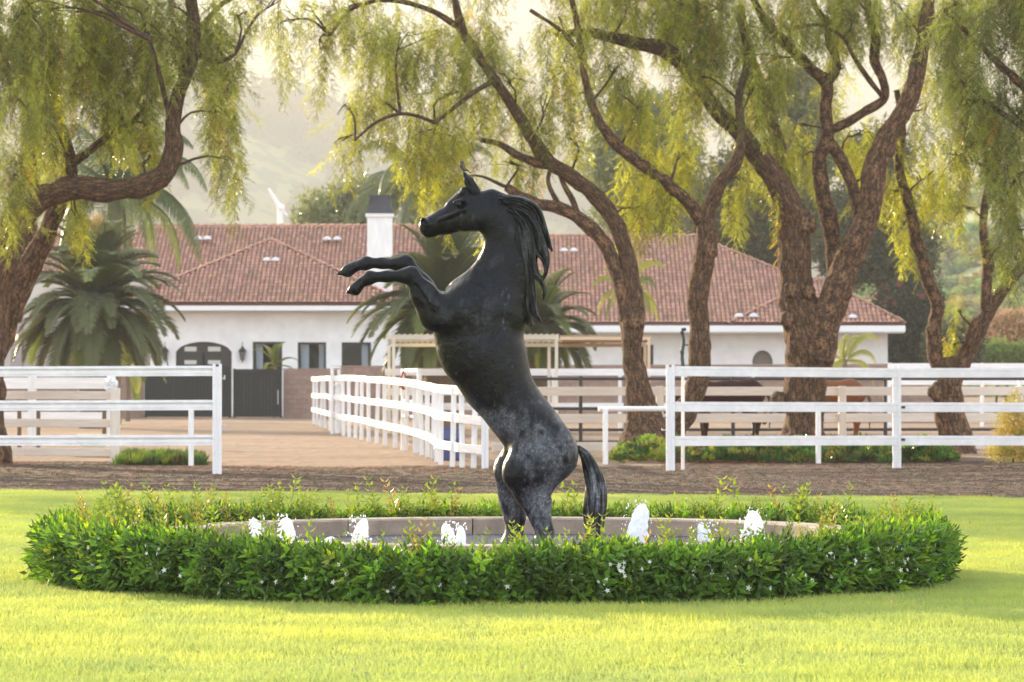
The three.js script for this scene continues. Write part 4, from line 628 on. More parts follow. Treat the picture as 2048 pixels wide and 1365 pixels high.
function palm(o) {
  const D = o.D, top = at(o.px, o.py, D), t = thing('palm', o.label, 'palm tree', V(top.x, 0, top.z), o.group);
  reseed(50 + o.px);
  const key = o.set || 'stiff'; frondSets[key] ||= (key === 'stiff' ? [80, 62, 46, 30, 14, -4, -22] : [75, 55, 38, 20, 5]).map((e) => frondGeo(e * Math.PI / 180, 1, key === 'stiff' ? 0.21 : 0.2, key === 'stiff' ? 1.3 : 2.6, key === 'stiff' ? 0.05 : 0.75, key === 'stiff' ? 54 : 60, key === 'stiff' ? 0.022 : 0.011));
  const G = frondSets[key], mats = o.mats;
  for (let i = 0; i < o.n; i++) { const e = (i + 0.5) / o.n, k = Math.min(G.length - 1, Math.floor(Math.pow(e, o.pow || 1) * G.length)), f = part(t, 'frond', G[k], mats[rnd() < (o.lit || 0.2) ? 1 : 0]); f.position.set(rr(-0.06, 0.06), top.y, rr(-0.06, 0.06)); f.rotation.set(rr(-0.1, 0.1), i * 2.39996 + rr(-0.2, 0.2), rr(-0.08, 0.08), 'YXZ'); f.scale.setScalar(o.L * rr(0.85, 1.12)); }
  const r = o.r, h = top.y; // trunk with stubs of old leaf bases
  const g = new THREE.CylinderGeometry(1, 1, h + 0.2, 18, Math.ceil(h / 0.06)), p = g.attributes.position; for (let i = 0; i < p.count; i++) { const y = p.getY(i) + h / 2, a = Math.atan2(p.getZ(i), p.getX(i)), q = r * (1 + (o.flare || 0) * smooth(h * 0.3, h, y)) * (0.9 + 0.2 * Math.abs(Math.sin(a * 4 + Math.floor(y / 0.16) * 0.8)) * (((y / 0.16) % 1 + 1) % 1)); const on = Math.hypot(p.getX(i), p.getZ(i)); p.setXYZ(i, Math.cos(a) * q * on, p.getY(i), Math.sin(a) * q * on); }
  g.computeVertexNormals(); part(t, 'trunk', g.translate(0, h / 2, 0), palmTrunkMat);
  return t;
}
const mFrond = leafMat([0.11, 0.12, 0.045], 0.35, 0.25), mFrondLit = leafMat([0.16, 0.19, 0.04], 0.5, 0.4), mFrondQ = leafMat([0.09, 0.12, 0.04], 0.45, 0.6), mYellow = leafMat([0.3, 0.3, 0.05], 0.5, 0.3);  // mFrondLit: lit copy of the fronds, sunlight put into its colour
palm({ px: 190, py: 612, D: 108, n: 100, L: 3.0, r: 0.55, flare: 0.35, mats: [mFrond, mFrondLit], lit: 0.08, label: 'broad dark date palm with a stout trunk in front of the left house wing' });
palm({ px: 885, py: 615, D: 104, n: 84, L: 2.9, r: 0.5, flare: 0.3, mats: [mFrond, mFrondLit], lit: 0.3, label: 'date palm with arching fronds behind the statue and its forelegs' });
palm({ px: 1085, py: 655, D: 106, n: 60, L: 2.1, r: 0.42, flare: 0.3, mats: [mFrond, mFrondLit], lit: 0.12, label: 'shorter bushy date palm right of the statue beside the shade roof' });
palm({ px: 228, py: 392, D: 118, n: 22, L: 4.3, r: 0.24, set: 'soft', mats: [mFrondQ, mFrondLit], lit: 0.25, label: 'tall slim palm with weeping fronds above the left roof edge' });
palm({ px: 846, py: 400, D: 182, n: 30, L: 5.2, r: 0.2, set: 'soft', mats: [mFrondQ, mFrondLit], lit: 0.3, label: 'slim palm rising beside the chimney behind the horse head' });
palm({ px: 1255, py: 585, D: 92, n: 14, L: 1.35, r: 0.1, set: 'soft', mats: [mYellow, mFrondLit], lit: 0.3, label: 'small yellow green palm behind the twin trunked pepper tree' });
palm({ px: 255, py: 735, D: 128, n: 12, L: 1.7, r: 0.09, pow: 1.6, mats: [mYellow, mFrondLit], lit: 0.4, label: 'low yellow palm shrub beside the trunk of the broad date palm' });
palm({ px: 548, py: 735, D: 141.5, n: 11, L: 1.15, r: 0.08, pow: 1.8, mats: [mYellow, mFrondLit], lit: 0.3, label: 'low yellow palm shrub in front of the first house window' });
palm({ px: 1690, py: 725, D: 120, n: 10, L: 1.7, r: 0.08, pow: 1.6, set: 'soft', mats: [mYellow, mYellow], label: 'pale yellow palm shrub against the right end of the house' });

// ---------------------------------------------------------------- broad leaved trees and bushes round the house
function leafTree(name, label, category, px, D, blobs, m, o = {}) { // blobs: [px, py, rx, ry, n, depth]
  const b = atY(px, 0, D), t = thing(name, label, category, b, o.group), list = [], ends = [];
  reseed(70 + px);
  for (const [x, y, rx, ry, n, dep] of blobs) {
    const c = at(x, y, D), ax = rx / F * D, ay = ry / F * D; ends.push(c);
    for (let i = 0; i < n; i++) { const q = V(gauss(), gauss(), gauss()).normalize().multiplyScalar(Math.pow(rnd(), 0.35)), br = rr(0.7, 1.3); list.push({ p: V(c.x + q.x * ax, c.y + q.y * ay, c.z + q.z * (dep || ax)), e: [rr(0, 6), rr(0, 6), rr(0, 6)], s: (o.s || 1) * rr(0.7, 1.4), c: rgb(br * rr(0.9, 1.2), br, br * rr(0.7, 1.1)) }); }
  }
  if (o.trunk) wpart(t, 'trunk', merge([tube([V(b.x, -0.1, b.z), V(b.x + 0.1, ends[0].y * 0.5, b.z), ends[0]], [o.trunk, o.trunk * 0.8, o.trunk * 0.4], { rough: 0.15, step: 0.3 }), ...ends.slice(1).map((e) => tube([V(b.x + 0.1, ends[0].y * 0.45, b.z), e.clone().lerp(ends[0], 0.5), e], [o.trunk * 0.5, o.trunk * 0.35, 0.03], { step: 0.4, radial: 8 }))]), M.bark);
  scatter(t, o.leafName || 'crown', o.geos || clumpFine, m, list);
  return { t, b };
}
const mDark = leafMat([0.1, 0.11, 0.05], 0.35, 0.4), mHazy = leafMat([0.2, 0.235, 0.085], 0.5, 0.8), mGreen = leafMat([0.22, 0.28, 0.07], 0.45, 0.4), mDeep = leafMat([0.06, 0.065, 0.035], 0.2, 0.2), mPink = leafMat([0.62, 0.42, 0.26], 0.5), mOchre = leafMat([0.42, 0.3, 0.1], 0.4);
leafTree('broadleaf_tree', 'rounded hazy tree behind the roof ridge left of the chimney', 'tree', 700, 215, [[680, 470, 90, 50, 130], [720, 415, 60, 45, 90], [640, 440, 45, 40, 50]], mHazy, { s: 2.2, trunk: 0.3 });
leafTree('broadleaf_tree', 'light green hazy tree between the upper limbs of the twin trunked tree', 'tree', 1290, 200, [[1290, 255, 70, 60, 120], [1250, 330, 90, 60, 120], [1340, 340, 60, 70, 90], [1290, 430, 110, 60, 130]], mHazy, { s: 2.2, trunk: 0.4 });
leafTree('broadleaf_tree', 'dark dense tree behind the right house roof, left of the largest trunk', 'tree', 1480, 175, [[1460, 430, 75, 80, 260], [1510, 370, 60, 70, 200], [1530, 480, 60, 60, 160], [1440, 500, 60, 50, 120]], mDark, { s: 1.9, trunk: 0.35 });
leafTree('broadleaf_tree', 'tall dark tree seen between the two right pepper trees', 'tree', 1760, 172, [[1760, 330, 50, 60, 120], [1750, 430, 70, 80, 240], [1800, 500, 60, 70, 180], [1700, 500, 60, 60, 120]], mDark, { s: 1.9, trunk: 0.3 });
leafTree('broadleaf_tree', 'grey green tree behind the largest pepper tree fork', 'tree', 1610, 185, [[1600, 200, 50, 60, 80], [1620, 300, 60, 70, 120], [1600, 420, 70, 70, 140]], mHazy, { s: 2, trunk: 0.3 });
{
  const { t, b } = leafTree('bougainvillea', 'dark bougainvillea bush with pink red flowers beyond the house end', 'bush', 1810, 169, [[1810, 640, 60, 60, 260], [1790, 700, 55, 60, 200], [1850, 700, 60, 50, 180], [1830, 600, 45, 40, 120]], mDeep, { s: 1.5, trunk: 0.12, leafName: 'foliage' });
  const l = []; for (let i = 0; i < 26; i++) { const c = at([1745, 1775, 1782, 1800, 1838, 1765][i % 6] + gauss() * 10, [590, 575, 600, 565, 590, 615][i % 6] + gauss() * 9, 166.5); l.push({ p: c, e: [rr(0, 6), rr(0, 6), 0], s: rr(0.14, 0.3) }); }
  scatter(t, 'blossom', [clumpFine[0]], leafMat([0.42, 0.12, 0.11], 0.4), l);
}
leafTree('bush', 'dark green rounded bush between the forked tree trunks at right', 'bush', 1905, 150, [[1905, 700, 36, 36, 90], [1925, 680, 26, 26, 40]], mDark, { s: 1.4, leafName: 'foliage', trunk: 0.06 });
leafTree('bush', 'pinkish flowering bush at the right edge beyond the paddock', 'bush', 2010, 160, [[1995, 680, 40, 40, 120], [2030, 660, 35, 30, 90], [2060, 690, 40, 40, 80]], mPink, { s: 1.3, leafName: 'foliage', trunk: 0.06 });
leafTree('bush', 'light green bush below the pinkish bush at the right edge', 'bush', 1990, 152, [[1985, 712, 40, 22, 80], [2035, 715, 40, 20, 80], [2080, 710, 40, 25, 60]], mGreen, { s: 1.0, leafName: 'foliage', trunk: 0.05 });
leafTree('bush', 'ochre rounded bush top behind the slim palm trunk at left', 'bush', 190, 150, [[190, 475, 30, 36, 90], [180, 520, 40, 40, 90]], mOchre, { s: 1.0, leafName: 'foliage', trunk: 0.08 });
leafTree('shrub', 'feathery yellow shrub behind the white fence at the right edge', 'shrub', 2022, 61, [[2022, 850, 34, 34, 34, 0.3], [2034, 812, 16, 26, 14, 0.25], [2010, 905, 44, 20, 34, 0.4], [2050, 880, 30, 30, 24, 0.3]], leafMat([0.5, 0.42, 0.1], 0.55, 0.3), { s: 0.3, leafName: 'foliage', trunk: 0.015 });
// low ground cover under the fences
const coverGeo = (() => { reseed(90); const t = new Tris(); for (let i = 0; i < 34; i++) { const a = rr(0, 6.28), r = rr(0, 0.09), o = V(Math.cos(a) * r, rr(0, 0.07), Math.sin(a) * r), d = V(Math.cos(a) * rr(0.2, 0.9), rr(0.3, 1), Math.sin(a) * rr(0.2, 0.9)).normalize(), s = d.clone().cross(V(rr(-1, 1), 0.2, rr(-1, 1))).normalize(); t.leaf(o, d, s, rr(0.055, 0.1), rr(0.03, 0.045), 0.2); } return t.geo(); })();
const iceGeo = (() => { reseed(91); const t = new Tris(); for (let i = 0; i < 30; i++) { const a = rr(0, 6.28), r = rr(0, 0.07), o = V(Math.cos(a) * r, 0, Math.sin(a) * r), d = V(Math.cos(a) * rr(0, 0.5), 1, Math.sin(a) * rr(0, 0.5)).normalize(), s = d.clone().cross(V(rr(-1, 1), 0.2, rr(-1, 1))).normalize(); t.leaf(o, d, s, rr(0.09, 0.17), rr(0.018, 0.028), 0.3); } return t.geo(); })();
function cover(name, label, geo, m, px0, px1, D0, D1, n, hmax, keep = () => true) {
  const l = []; reseed(95 + px0);
  for (let i = 0; i < n; i++) { const px = rr(px0, px1), D = rr(D0, D1), k = fbm(px * 0.02, D, 3, 3); if (k < 0.38 || !keep(px, D)) continue; const p = atY(px, 0, D), e = clamp(Math.min(px - px0, px1 - px) / 25); p.y = rr(0, hmax) * e * smooth(0.34, 0.62, k); l.push({ p, e: [rr(-0.3, 0.3), rr(0, 6.28), rr(-0.3, 0.3)], s: rr(0.7, 1.5), c: rnd() < 0.3 ? rgb(rr(1.6, 2.6), rr(1.4, 2), 1) : rgb(rr(0.4, 1.2), rr(0.5, 1.2), rr(0.5, 1.1)) }); }  // some plants tinted brighter, sunlit leaves put into the colour
  const g = scatter(null, name, [geo], m, l)[0]; g.userData.label = label;
}
cover('ground_cover_plants', 'low leafy ground cover along the foot of the right fence', coverGeo, leafMat([0.14, 0.19, 0.035], 0.45, 0.5), 1232, 1905, 60.5, 66, 1500, 0.3);
cover('succulent_ground_cover', 'patch of upright green succulent ground cover behind the left fence', iceGeo, leafMat([0.13, 0.2, 0.035], 0.4, 0.4), 240, 405, 59, 62.5, 330, 0.06);

// ---------------------------------------------------------------- white fences in front
const railShape = (() => { const s = new THREE.Shape(), h = 0.152, d = 0.026; [[-d, 0], [d, 0], [d, 0.018], [d - 0.02, 0.022], [d - 0.02, 0.032], [d - 0.004, 0.036], [d - 0.004, 0.082], [d - 0.042, 0.086], [d - 0.042, 0.11], [d + 0.006, 0.114], [d + 0.006, h], [-d, h], [-d, 0.106], [-d + 0.01, 0.1], [-d, 0.094]].forEach(([x, y], i) => (i ? s.lineTo(x, y) : s.moveTo(x, y))); return s; })();
function railGeo(a, b) { const L = b.clone().sub(a).setY(0).length(), g = new THREE.ExtrudeGeometry(railShape, { depth: L, bevelEnabled: false }); const d = b.clone().sub(a), f = d.clone().normalize(), side = V(0, 1, 0).cross(f).normalize(), up = f.clone().cross(side); return g.applyMatrix4(new THREE.Matrix4().makeBasis(side, up, f).setPosition(a)); }
const postGeo = (h, w = 0.135) => merge([rbox(0.042, h, 0.07, 0.006, -w / 2 + 0.021, h / 2, 0), rbox(0.042, h, 0.07, 0.006, w / 2 - 0.021, h / 2, 0), box(w - 0.08, h - 0.05, 0.03, 0, h / 2 - 0.015, 0)]);
const bolts = (p, h) => { for (const y of [0.3, 0.52, 0.82, 1.05, 1.32, 1.5].filter((v) => v < h)) for (const x of [-0.046, 0.046]) part(p, 'bolt', new THREE.SphereGeometry(0.0075, 8, 6).scale(1, 1, 0.5).translate(x, y, 0.036), M.steel); };
function frontFence(label, posts, spans, extra) {
  const f = thing('rail_fence', label, 'fence', V(posts[0].x, 0, posts[0].z));
  posts.forEach((p, i) => { const o = part(f, 'post', postGeo(1.645), M.whitePaint); o.position.set(p.x - posts[0].x, 0, p.z - posts[0].z); if (i < 2) bolts(o, 1.6); });
  for (const [a, b, hs] of spans) for (const [y0, y1] of hs) { const g = railGeo(V(a.x, y0, a.z), V(b.x, y1, b.z)); g.translate(-posts[0].x, 0, -posts[0].z); part(f, 'rail', g, M.whitePaint); }
  if (extra) extra(f); return f;
}
{
  const a = at(434, 950, 53.2), b = V(a.x - 3.9, 0, a.z - 0.05), c = V(b.x - 3.9, 0, b.z); a.y = 0;
  const e = V(a.x - 0.06, 0, a.z);
  frontFence('white three rail fence at the left ending in a post by the drive', [a, b, c], [[e, b, [[1.466, 1.452], [0.957, 0.945], [0.436, 0.425]]], [b, c, [[1.452, 1.45], [0.945, 0.94], [0.425, 0.42]]]], (f) => {
    part(f, 'hinge', merge([bar(V(0.075, 1.43, 0), V(0.12, 1.43, 0), 0.012), bar(V(0.11, 1.41, 0), V(0.11, 1.48, 0), 0.011)]), M.steel);
    part(f, 'latch', merge([new THREE.TorusGeometry(0.022, 0.006, 8, 16).translate(0.1, 0.7, 0), bar(V(0.068, 0.72, 0), V(0.1, 0.72, 0), 0.009)]), M.steel);
  });
}
{
  const a = at(1341, 943, 55.4), b = at(1794, 937, 57), c = V(b.x + 3.6, 0, b.z - 0.6), a2 = V(a.x + 0.06, 0, a.z); a.y = b.y = 0;
  const r = [[1.47, 1.447], [0.918, 0.9], [0.385, 0.37]];
  frontFence('white three rail fence at the right, from the gate post past the large trunk', [a, b, c], [[a2, b, r], [b, c, [[1.447, 1.455], [0.9, 0.893], [0.37, 0.352]]]], (f) => {
    part(f, 'latch', merge([bar(V(-0.12, 0.63, 0), V(-0.065, 0.63, 0), 0.011), new THREE.SphereGeometry(0.018, 10, 8).translate(-0.12, 0.63, 0)]), M.steel);
    for (const y of [0.945, 0.43]) part(f, 'bracket', rbox(0.06, 0.04, 0.02, 0.004, b.x - a.x + 0.1, y + 0.03, b.z - a.z + 0.035), M.darkTrim);
  });
  const p = at(1366, 941, 55.9); p.y = 0;
  const lp = thing('slim_pole', 'slim white pole with a dark wound top beside the right gate post', 'pole', p);
  part(lp, 'shaft', new THREE.CylinderGeometry(0.026, 0.028, 1.62, 14).translate(0, 0.81, 0), M.whitePaint);
  const dk = mat([0.025, 0.04, 0.045], 0.6), h0 = 1.6, g = [tube([V(0, h0, 0), V(-0.012, h0 + 0.2, 0), V(0.01, h0 + 0.4, 0), V(-0.012, h0 + 0.62, 0)], [0.026, 0.024, 0.022, 0.02], { step: 0.02, rough: 0.5, freq: 30, radial: 12 }), bar(V(0, h0 + 0.36, 0), V(0.085, h0 + 0.355, 0), 0.011), new THREE.IcosahedronGeometry(0.03, 2).translate(-0.02, h0 + 0.25, 0.02), new THREE.IcosahedronGeometry(0.028, 2).translate(0.028, h0 + 0.6, 0), new THREE.IcosahedronGeometry(0.034, 2).translate(-0.014, h0 + 0.55, 0.02)];
  part(lp, 'wound_top', merge(g), dk);
}
// low hitching rails behind the fences
function hitch(label, ends, y, posts) {
  const f = thing('hitching_rail', label, 'rail', V(ends[0].x, 0, ends[0].z)), o = V(-ends[0].x, 0, -ends[0].z);
  part(f, 'rail', bar(V(ends[0].x, y, ends[0].z).add(o), V(ends[1].x, y, ends[1].z).add(o), 0.045, 16), M.whitePaint);
  for (const p of posts) part(f, 'post', rbox(0.085, y, 0.085, 0.012, p.x + o.x, y / 2, p.z + o.z), M.whitePaint);
}
hitch('low white hitching rail reaching left from the right gate post', [atY(1197, 0, 59.6), atY(1760, 0, 60.4)], 0.93, [atY(1211, 0, 59.6), atY(1637, 0, 60.2)]);
hitch('low white hitching rail behind the left fence by the succulents', [atY(398, 0, 58.6), atY(-60, 0, 58.9)], 0.985, [atY(382, 0, 58.6), atY(-40, 0, 58.8)]);

// ---------------------------------------------------------------- corrals
function corral(name, label, cat, pts, ys, m, { r = 0.1, th = 0.05, round = false, pw = 0.14, ph, postAt } = {}) {
  const o = pts[0], f = thing(name, label, cat, V(o.x, 0, o.z)), rel = (p, y) => V(p.x - o.x, y, p.z - o.z);
  for (let i = 0; i + 1 < pts.length; i++) for (const y of ys) {
    const a = rel(pts[i], y), b = rel(pts[i + 1], y);
    if (round) part(f, 'rail', bar(a, b, r, 10), m); else { const d = b.clone().sub(a), L = d.length(); part(f, 'rail', rbox(L, r * 2, th, 0.008).rotateY(-Math.atan2(d.z, d.x)).translate((a.x + b.x) / 2, y, (a.z + b.z) / 2), m); }
  }
  for (const p of postAt || pts) { const q = rel(p, 0); part(f, 'post', round ? new THREE.CylinderGeometry(pw / 2, pw / 2, ph, 12).translate(q.x, ph / 2, q.z) : rbox(pw, ph, pw, 0.012, q.x, ph / 2, q.z), m); }
  return f;
}
const line = (px0, px1, D0, D1, n) => Array.from({ length: n + 1 }, (_, i) => atY(lerp(px0, px1, i / n), 0, lerp(D0, D1, i / n)));
corral('corral_fence', 'cream plank corral fence behind the left front fence', 'fence', [atY(-120, 0, 62.5), atY(52, 0, 62), atY(228, 0, 61.5)], [1.15, 0.67, 0.17], M.creamPaint, { r: 0.072, pw: 0.16, ph: 1.28, postAt: [atY(230, 0, 61.4)] });
corral('pipe_corral', 'white pipe corral farther back at the left behind the cream fence', 'fence', [atY(-100, 0, 78), atY(222, 0, 76)], [1.36, 0.62], M.whitePaint, { r: 0.12, pw: 0.17, ph: 1.68, postAt: [atY(222, 0, 76), atY(64, 0, 77)] });
corral('metal_post_row', 'rusty brown metal corral posts with thin rails at the far left', 'fence', line(-60, 215, 70, 70, 3), [0.98, 0.3], mat([0.16, 0.1, 0.06], 0.7), { r: 0.025, round: true, pw: 0.085, ph: 1.05, postAt: [atY(38, 0, 70), atY(76, 0, 71), atY(208, 0, 70)] });
{ // bin and a torn bag
  const p = atY(187, 0, 66), b = thing('feed_bin', 'cream plastic feed bin on the ground behind the cream corral fence', 'bin', p), m = mat([0.75, 0.68, 0.5], 0.6);
  const g = new THREE.CylinderGeometry(0.3, 0.22, 0.34, 4, 1).rotateY(Math.PI / 4).scale(1.25, 1, 0.9).translate(0, 0.17 + 0.06, 0); part(b, 'tub', g, m); part(b, 'lip', merge([rbox(0.58, 0.035, 0.03, 0.01, 0, 0.4, 0.19), rbox(0.58, 0.035, 0.03, 0.01, 0, 0.4, -0.19), rbox(0.03, 0.035, 0.4, 0.01, 0.28, 0.4, 0), rbox(0.03, 0.035, 0.4, 0.01, -0.28, 0.4, 0)]), m); part(b, 'shelf', rbox(0.72, 0.04, 0.3, 0.012, -0.05, 0.045, 0), m);
  const q = at(222, 772, 75.8), w = thing('plastic_bag', 'crumpled white plastic bag tied to the white corral end post', 'bag', q), gg = new THREE.IcosahedronGeometry(0.19, 4), pp = gg.attributes.position;
  for (let i = 0; i < pp.count; i++) { const k = 0.65 + 0.8 * Math.abs(fbm(pp.getX(i) * 14, pp.getY(i) * 14, pp.getZ(i) * 14, 3) - 0.3); pp.setXYZ(i, pp.getX(i) * k * 0.9, pp.getY(i) * k * 1.1, pp.getZ(i) * k); } gg.computeVertexNormals(); part(w, 'folds', gg, mat([0.85, 0.86, 0.88], 0.4, { transmission: 0.4, thickness: 0 })); part(w, 'knot', new THREE.TorusGeometry(0.04, 0.02, 8, 14).rotateX(1.4).translate(0, 0.16, 0), mat([0.8, 0.8, 0.82], 0.5));
}
corral('corral_fence', 'cream plank corral fence passing behind the pepper tree trunks', 'fence', line(985, 2120, 70.5, 73.5, 6), [1.2, 0.66, 0.1], M.creamPaint, { r: 0.088, pw: 0.15, ph: 1.3, postAt: [atY(1320, 0, 71.4), atY(1685, 0, 72.3), atY(2040, 0, 73.3)] });
corral('pipe_corral', 'black pipe corral round the paddock with the brown horses', 'fence', line(1010, 2110, 79, 80, 4), [1.46, 0.8, 0.33, 0.06], M.blackPipe, { r: 0.035, round: true, pw: 0.09, ph: 1.52, postAt: [atY(1161, 0, 79.1), atY(1466, 0, 79.3), atY(1771, 0, 79.6), atY(2076, 0, 79.9)] });
corral('pipe_corral', 'white rail corral beyond the black pipes, the longest one', 'fence', line(770, 2140, 98, 102, 7), [1.67, 1.13, 0.72], M.whitePaint, { r: 0.095, pw: 0.1, ph: 1.74, postAt: [...line(840, 2040, 98.2, 101.8, 9)] });
corral('pipe_corral', 'farthest white pipe corral showing its top rail by the right bushes', 'fence', line(1780, 2150, 112, 112, 2), [1.9, 1.4], M.whitePaint, { r: 0.09, pw: 0.1, ph: 2.0 });
{ // the bowed fence beside the drive
  const rows = [[627, 850, 1.5, 0.97, 0.5], [650, 858, 1.5, 0.97, 0.5], [687, 873, 1.5, 0.99, 0.5], [723, 881, 1.47, 0.96, 0.48], [770, 893, 1.42, 0.93, 0.46], [831, 908, 1.36, 0.9, 0.44], [867, 920, 1.3, 0.86, 0.38], [905, 935, 1.25, 0.81, 0.33], [970, 938, 1.2, 0.755, 0.286]];
  const P = rows.map(([px, py]) => atY(px, 0, groundD(py))), C = new THREE.CatmullRomCurve3(P), f = thing('rail_fence', 'bowed white rail fence with closely set posts running back beside the drive', 'fence', V(P[8].x, 0, P[8].z)), o = V(P[8].x, 0, P[8].z), n = 24;
  const H = (t, j) => { const k = t * 8, i = Math.min(7, Math.floor(k)); return lerp(rows[i][2 + j], rows[i + 1][2 + j], k - i); };
  reseed(101);
  for (let i = 0; i <= n; i++) { const t = i / n, p = C.getPoint(t).sub(o), h = H(t, 0) + 0.05, e = i === n; const q = part(f, 'post', e ? postGeo(1.3, 0.11) : rbox(0.085, h, 0.085, 0.01, 0, h / 2, 0), M.whitePaint); q.position.copy(p).y = 0; if (!e) q.rotation.set(rr(-0.02, 0.02), rr(-0.1, 0.1), rr(-0.035, 0.035)); }
  for (let j = 0; j < 3; j++) for (let i = 0; i < n; i += 2) { const A = C.getPoint(i / n).sub(o), B2 = C.getPoint((i + 2) / n).sub(o); A.y = H(i / n, j) + rr(-0.015, 0.015); B2.y = H((i + 2) / n, j) + rr(-0.015, 0.015); const d = B2.clone().sub(A), s = V(0, 1, 0).cross(d).normalize().multiplyScalar(0.06); if (s.x > 0) s.negate(); const g = rbox(d.length() * 1.01, 0.14, 0.034, 0.006), fx = d.clone().normalize(), fz = V(0, 1, 0).cross(fx).normalize().negate(), fy = fz.clone().cross(fx); g.applyMatrix4(new THREE.Matrix4().makeBasis(fx, fy, fz)).translate((A.x + B2.x) / 2 + s.x, (A.y + B2.y) / 2, (A.z + B2.z) / 2 + s.z); part(f, 'rail', g, M.whitePaint); }
}
function gateFrame(label, px0, px1, top, D0, D1, slats) {
  const a = atY(px0, 0, D0), b = atY(px1, 0, D1), h = at(px0, top, D0).y, f = thing('gate_frame', label, 'gate', a), q = b.clone().sub(a), r = 0.045;
  part(f, 'upright', bar(V(0, 0, 0), V(0, h, 0), r, 12), M.whitePaint); part(f, 'upright', bar(V(q.x, 0, q.z), V(q.x, h, q.z), r, 12), M.whitePaint); part(f, 'top_bar', bar(V(0, h - r, 0), V(q.x, h - r, q.z), r, 12), M.whitePaint);
  for (const s of slats) part(f, 'bar', bar(V(0, h * s, 0), V(q.x, h * s, q.z), 0.032, 10), M.whitePaint);
}
gateFrame('tall white pipe gate frame near the far end of the bowed fence', 664, 678, 733, 96, 98, [0.72, 0.5, 0.3]);
gateFrame('white pipe gate frame halfway along the bowed fence with a red halter', 806, 838, 738, 72.5, 70.5, [0.78, 0.6, 0.42, 0.25]);
{ const c = at(808, 768, 72.2), h = thing('halter', 'red rope halter hanging on the white gate frame', 'halter', c), m = mat([0.3, 0.06, 0.05], 0.9); part(h, 'strap', merge([tube([V(0, 0.3, 0.05), V(-0.05, 0.1, 0.07), V(-0.02, -0.1, 0.06), V(0.03, -0.02, 0.07), V(0.01, 0.28, 0.05)], [0.016, 0.018, 0.018, 0.016, 0.014], { radial: 8, step: 0.03 }), tube([V(0.01, 0.25, 0.05), V(0.045, -0.05, 0.07), V(0.01, -0.28, 0.05)], [0.014, 0.018, 0.012], { radial: 8, step: 0.03 })]), m); part(h, 'noseband', new THREE.TorusGeometry(0.06, 0.016, 8, 20).scale(0.8, 1.3, 1).translate(-0.005, -0.03, 0.07), m); part(h, 'ring', new THREE.TorusGeometry(0.018, 0.004, 8, 16).translate(0.01, -0.29, 0.05), M.steel); }
{ // blue barrel behind the bowed fence
  const p = atY(896, 0, 63), b = thing('barrel', 'blue plastic barrel standing behind the bowed white fence', 'barrel', p), m = mat([0.06, 0.075, 0.2], 0.45), pr = [[0.0, 0], [0.23, 0], [0.25, 0.02], [0.255, 0.18], [0.262, 0.19], [0.262, 0.21], [0.255, 0.22], [0.255, 0.36], [0.262, 0.37], [0.262, 0.39], [0.255, 0.4], [0.25, 0.54], [0.235, 0.56], [0.235, 0.545], [0, 0.54]].map(([x, y]) => new THREE.Vector2(x, y));
  part(b, 'drum', new THREE.LatheGeometry(pr, 36), m); part(b, 'rim', new THREE.TorusGeometry(0.245, 0.012, 8, 36).rotateX(Math.PI / 2).translate(0, 0.558, 0), m); part(b, 'bung', new THREE.CylinderGeometry(0.03, 0.03, 0.02, 14).translate(0.12, 0.552, 0.05), M.darkTrim);
}
// ---------------------------------------------------------------- shade roofs
function awning(label, px0, px1, D0, D1, top, wave, m, posts) {
  const a = at(px0, top, D0), b = at(px1, top, D1), f = thing('shade_roof', label, 'shade roof', V(a.x, 0, a.z)), w = b.x - a.x, dep = 3.6, y = a.y, n = Math.round(w / 0.05), t = new Tris();
  const P = (i, j, e) => V(i / n * w, y + (wave ? 0.018 * Math.sin(i / n * w / 0.15 * 6.283) : 0) - j * 0.16 + e, -j * dep + (b.z - a.z) * i / n);
  for (let i = 0; i < n; i++) for (const e of [0, -0.012]) t.quad(P(i, 0, e), P(i + 1, 0, e), P(i + 1, 1, e), P(i, 1, e)); for (let i = 0; i < n; i++) t.quad(P(i, 0, 0), P(i + 1, 0, 0), P(i + 1, 0, -0.012), P(i, 0, -0.012));
  part(f, 'sheet', t.geo(), m);
  for (const j of [0, 1]) part(f, 'beam', rbox(w, 0.1, 0.06, 0.01, w / 2, y - 0.085 - j * 0.16, -j * dep * 0.97 - 0.04 + (b.z - a.z) / 2), m);
  for (const x of [0.04, w - 0.04]) part(f, 'beam', rbox(0.06, 0.1, dep * 0.97, 0.01, x, y - 0.13, -dep / 2), m);
  for (const [px, j] of posts) { const x = (px - 1024) / F * (D0 + j * dep) - a.x; part(f, 'post', rbox(0.085, y - 0.1 - j * 0.16, 0.085, 0.01, x, (y - 0.1 - j * 0.16) / 2, -j * dep * 0.97 - 0.04), m); }
}
const awn = mat([0.85, 0.8, 0.7], 1, { transmission: 0.55, thickness: 0 }), awn2 = mat([0.62, 0.45, 0.3], 0.7);
awning('white corrugated shade roof on slim posts behind the statue', 772, 1118, 94, 94, 669, true, awn, [[787, 0], [778, 1], [1113, 0], [1098, 1]]);
awning('tan flat shade roof to the right of the corrugated one', 1120, 1302, 101, 101, 671, false, awn2, [[1298, 0], [1290, 1]]);

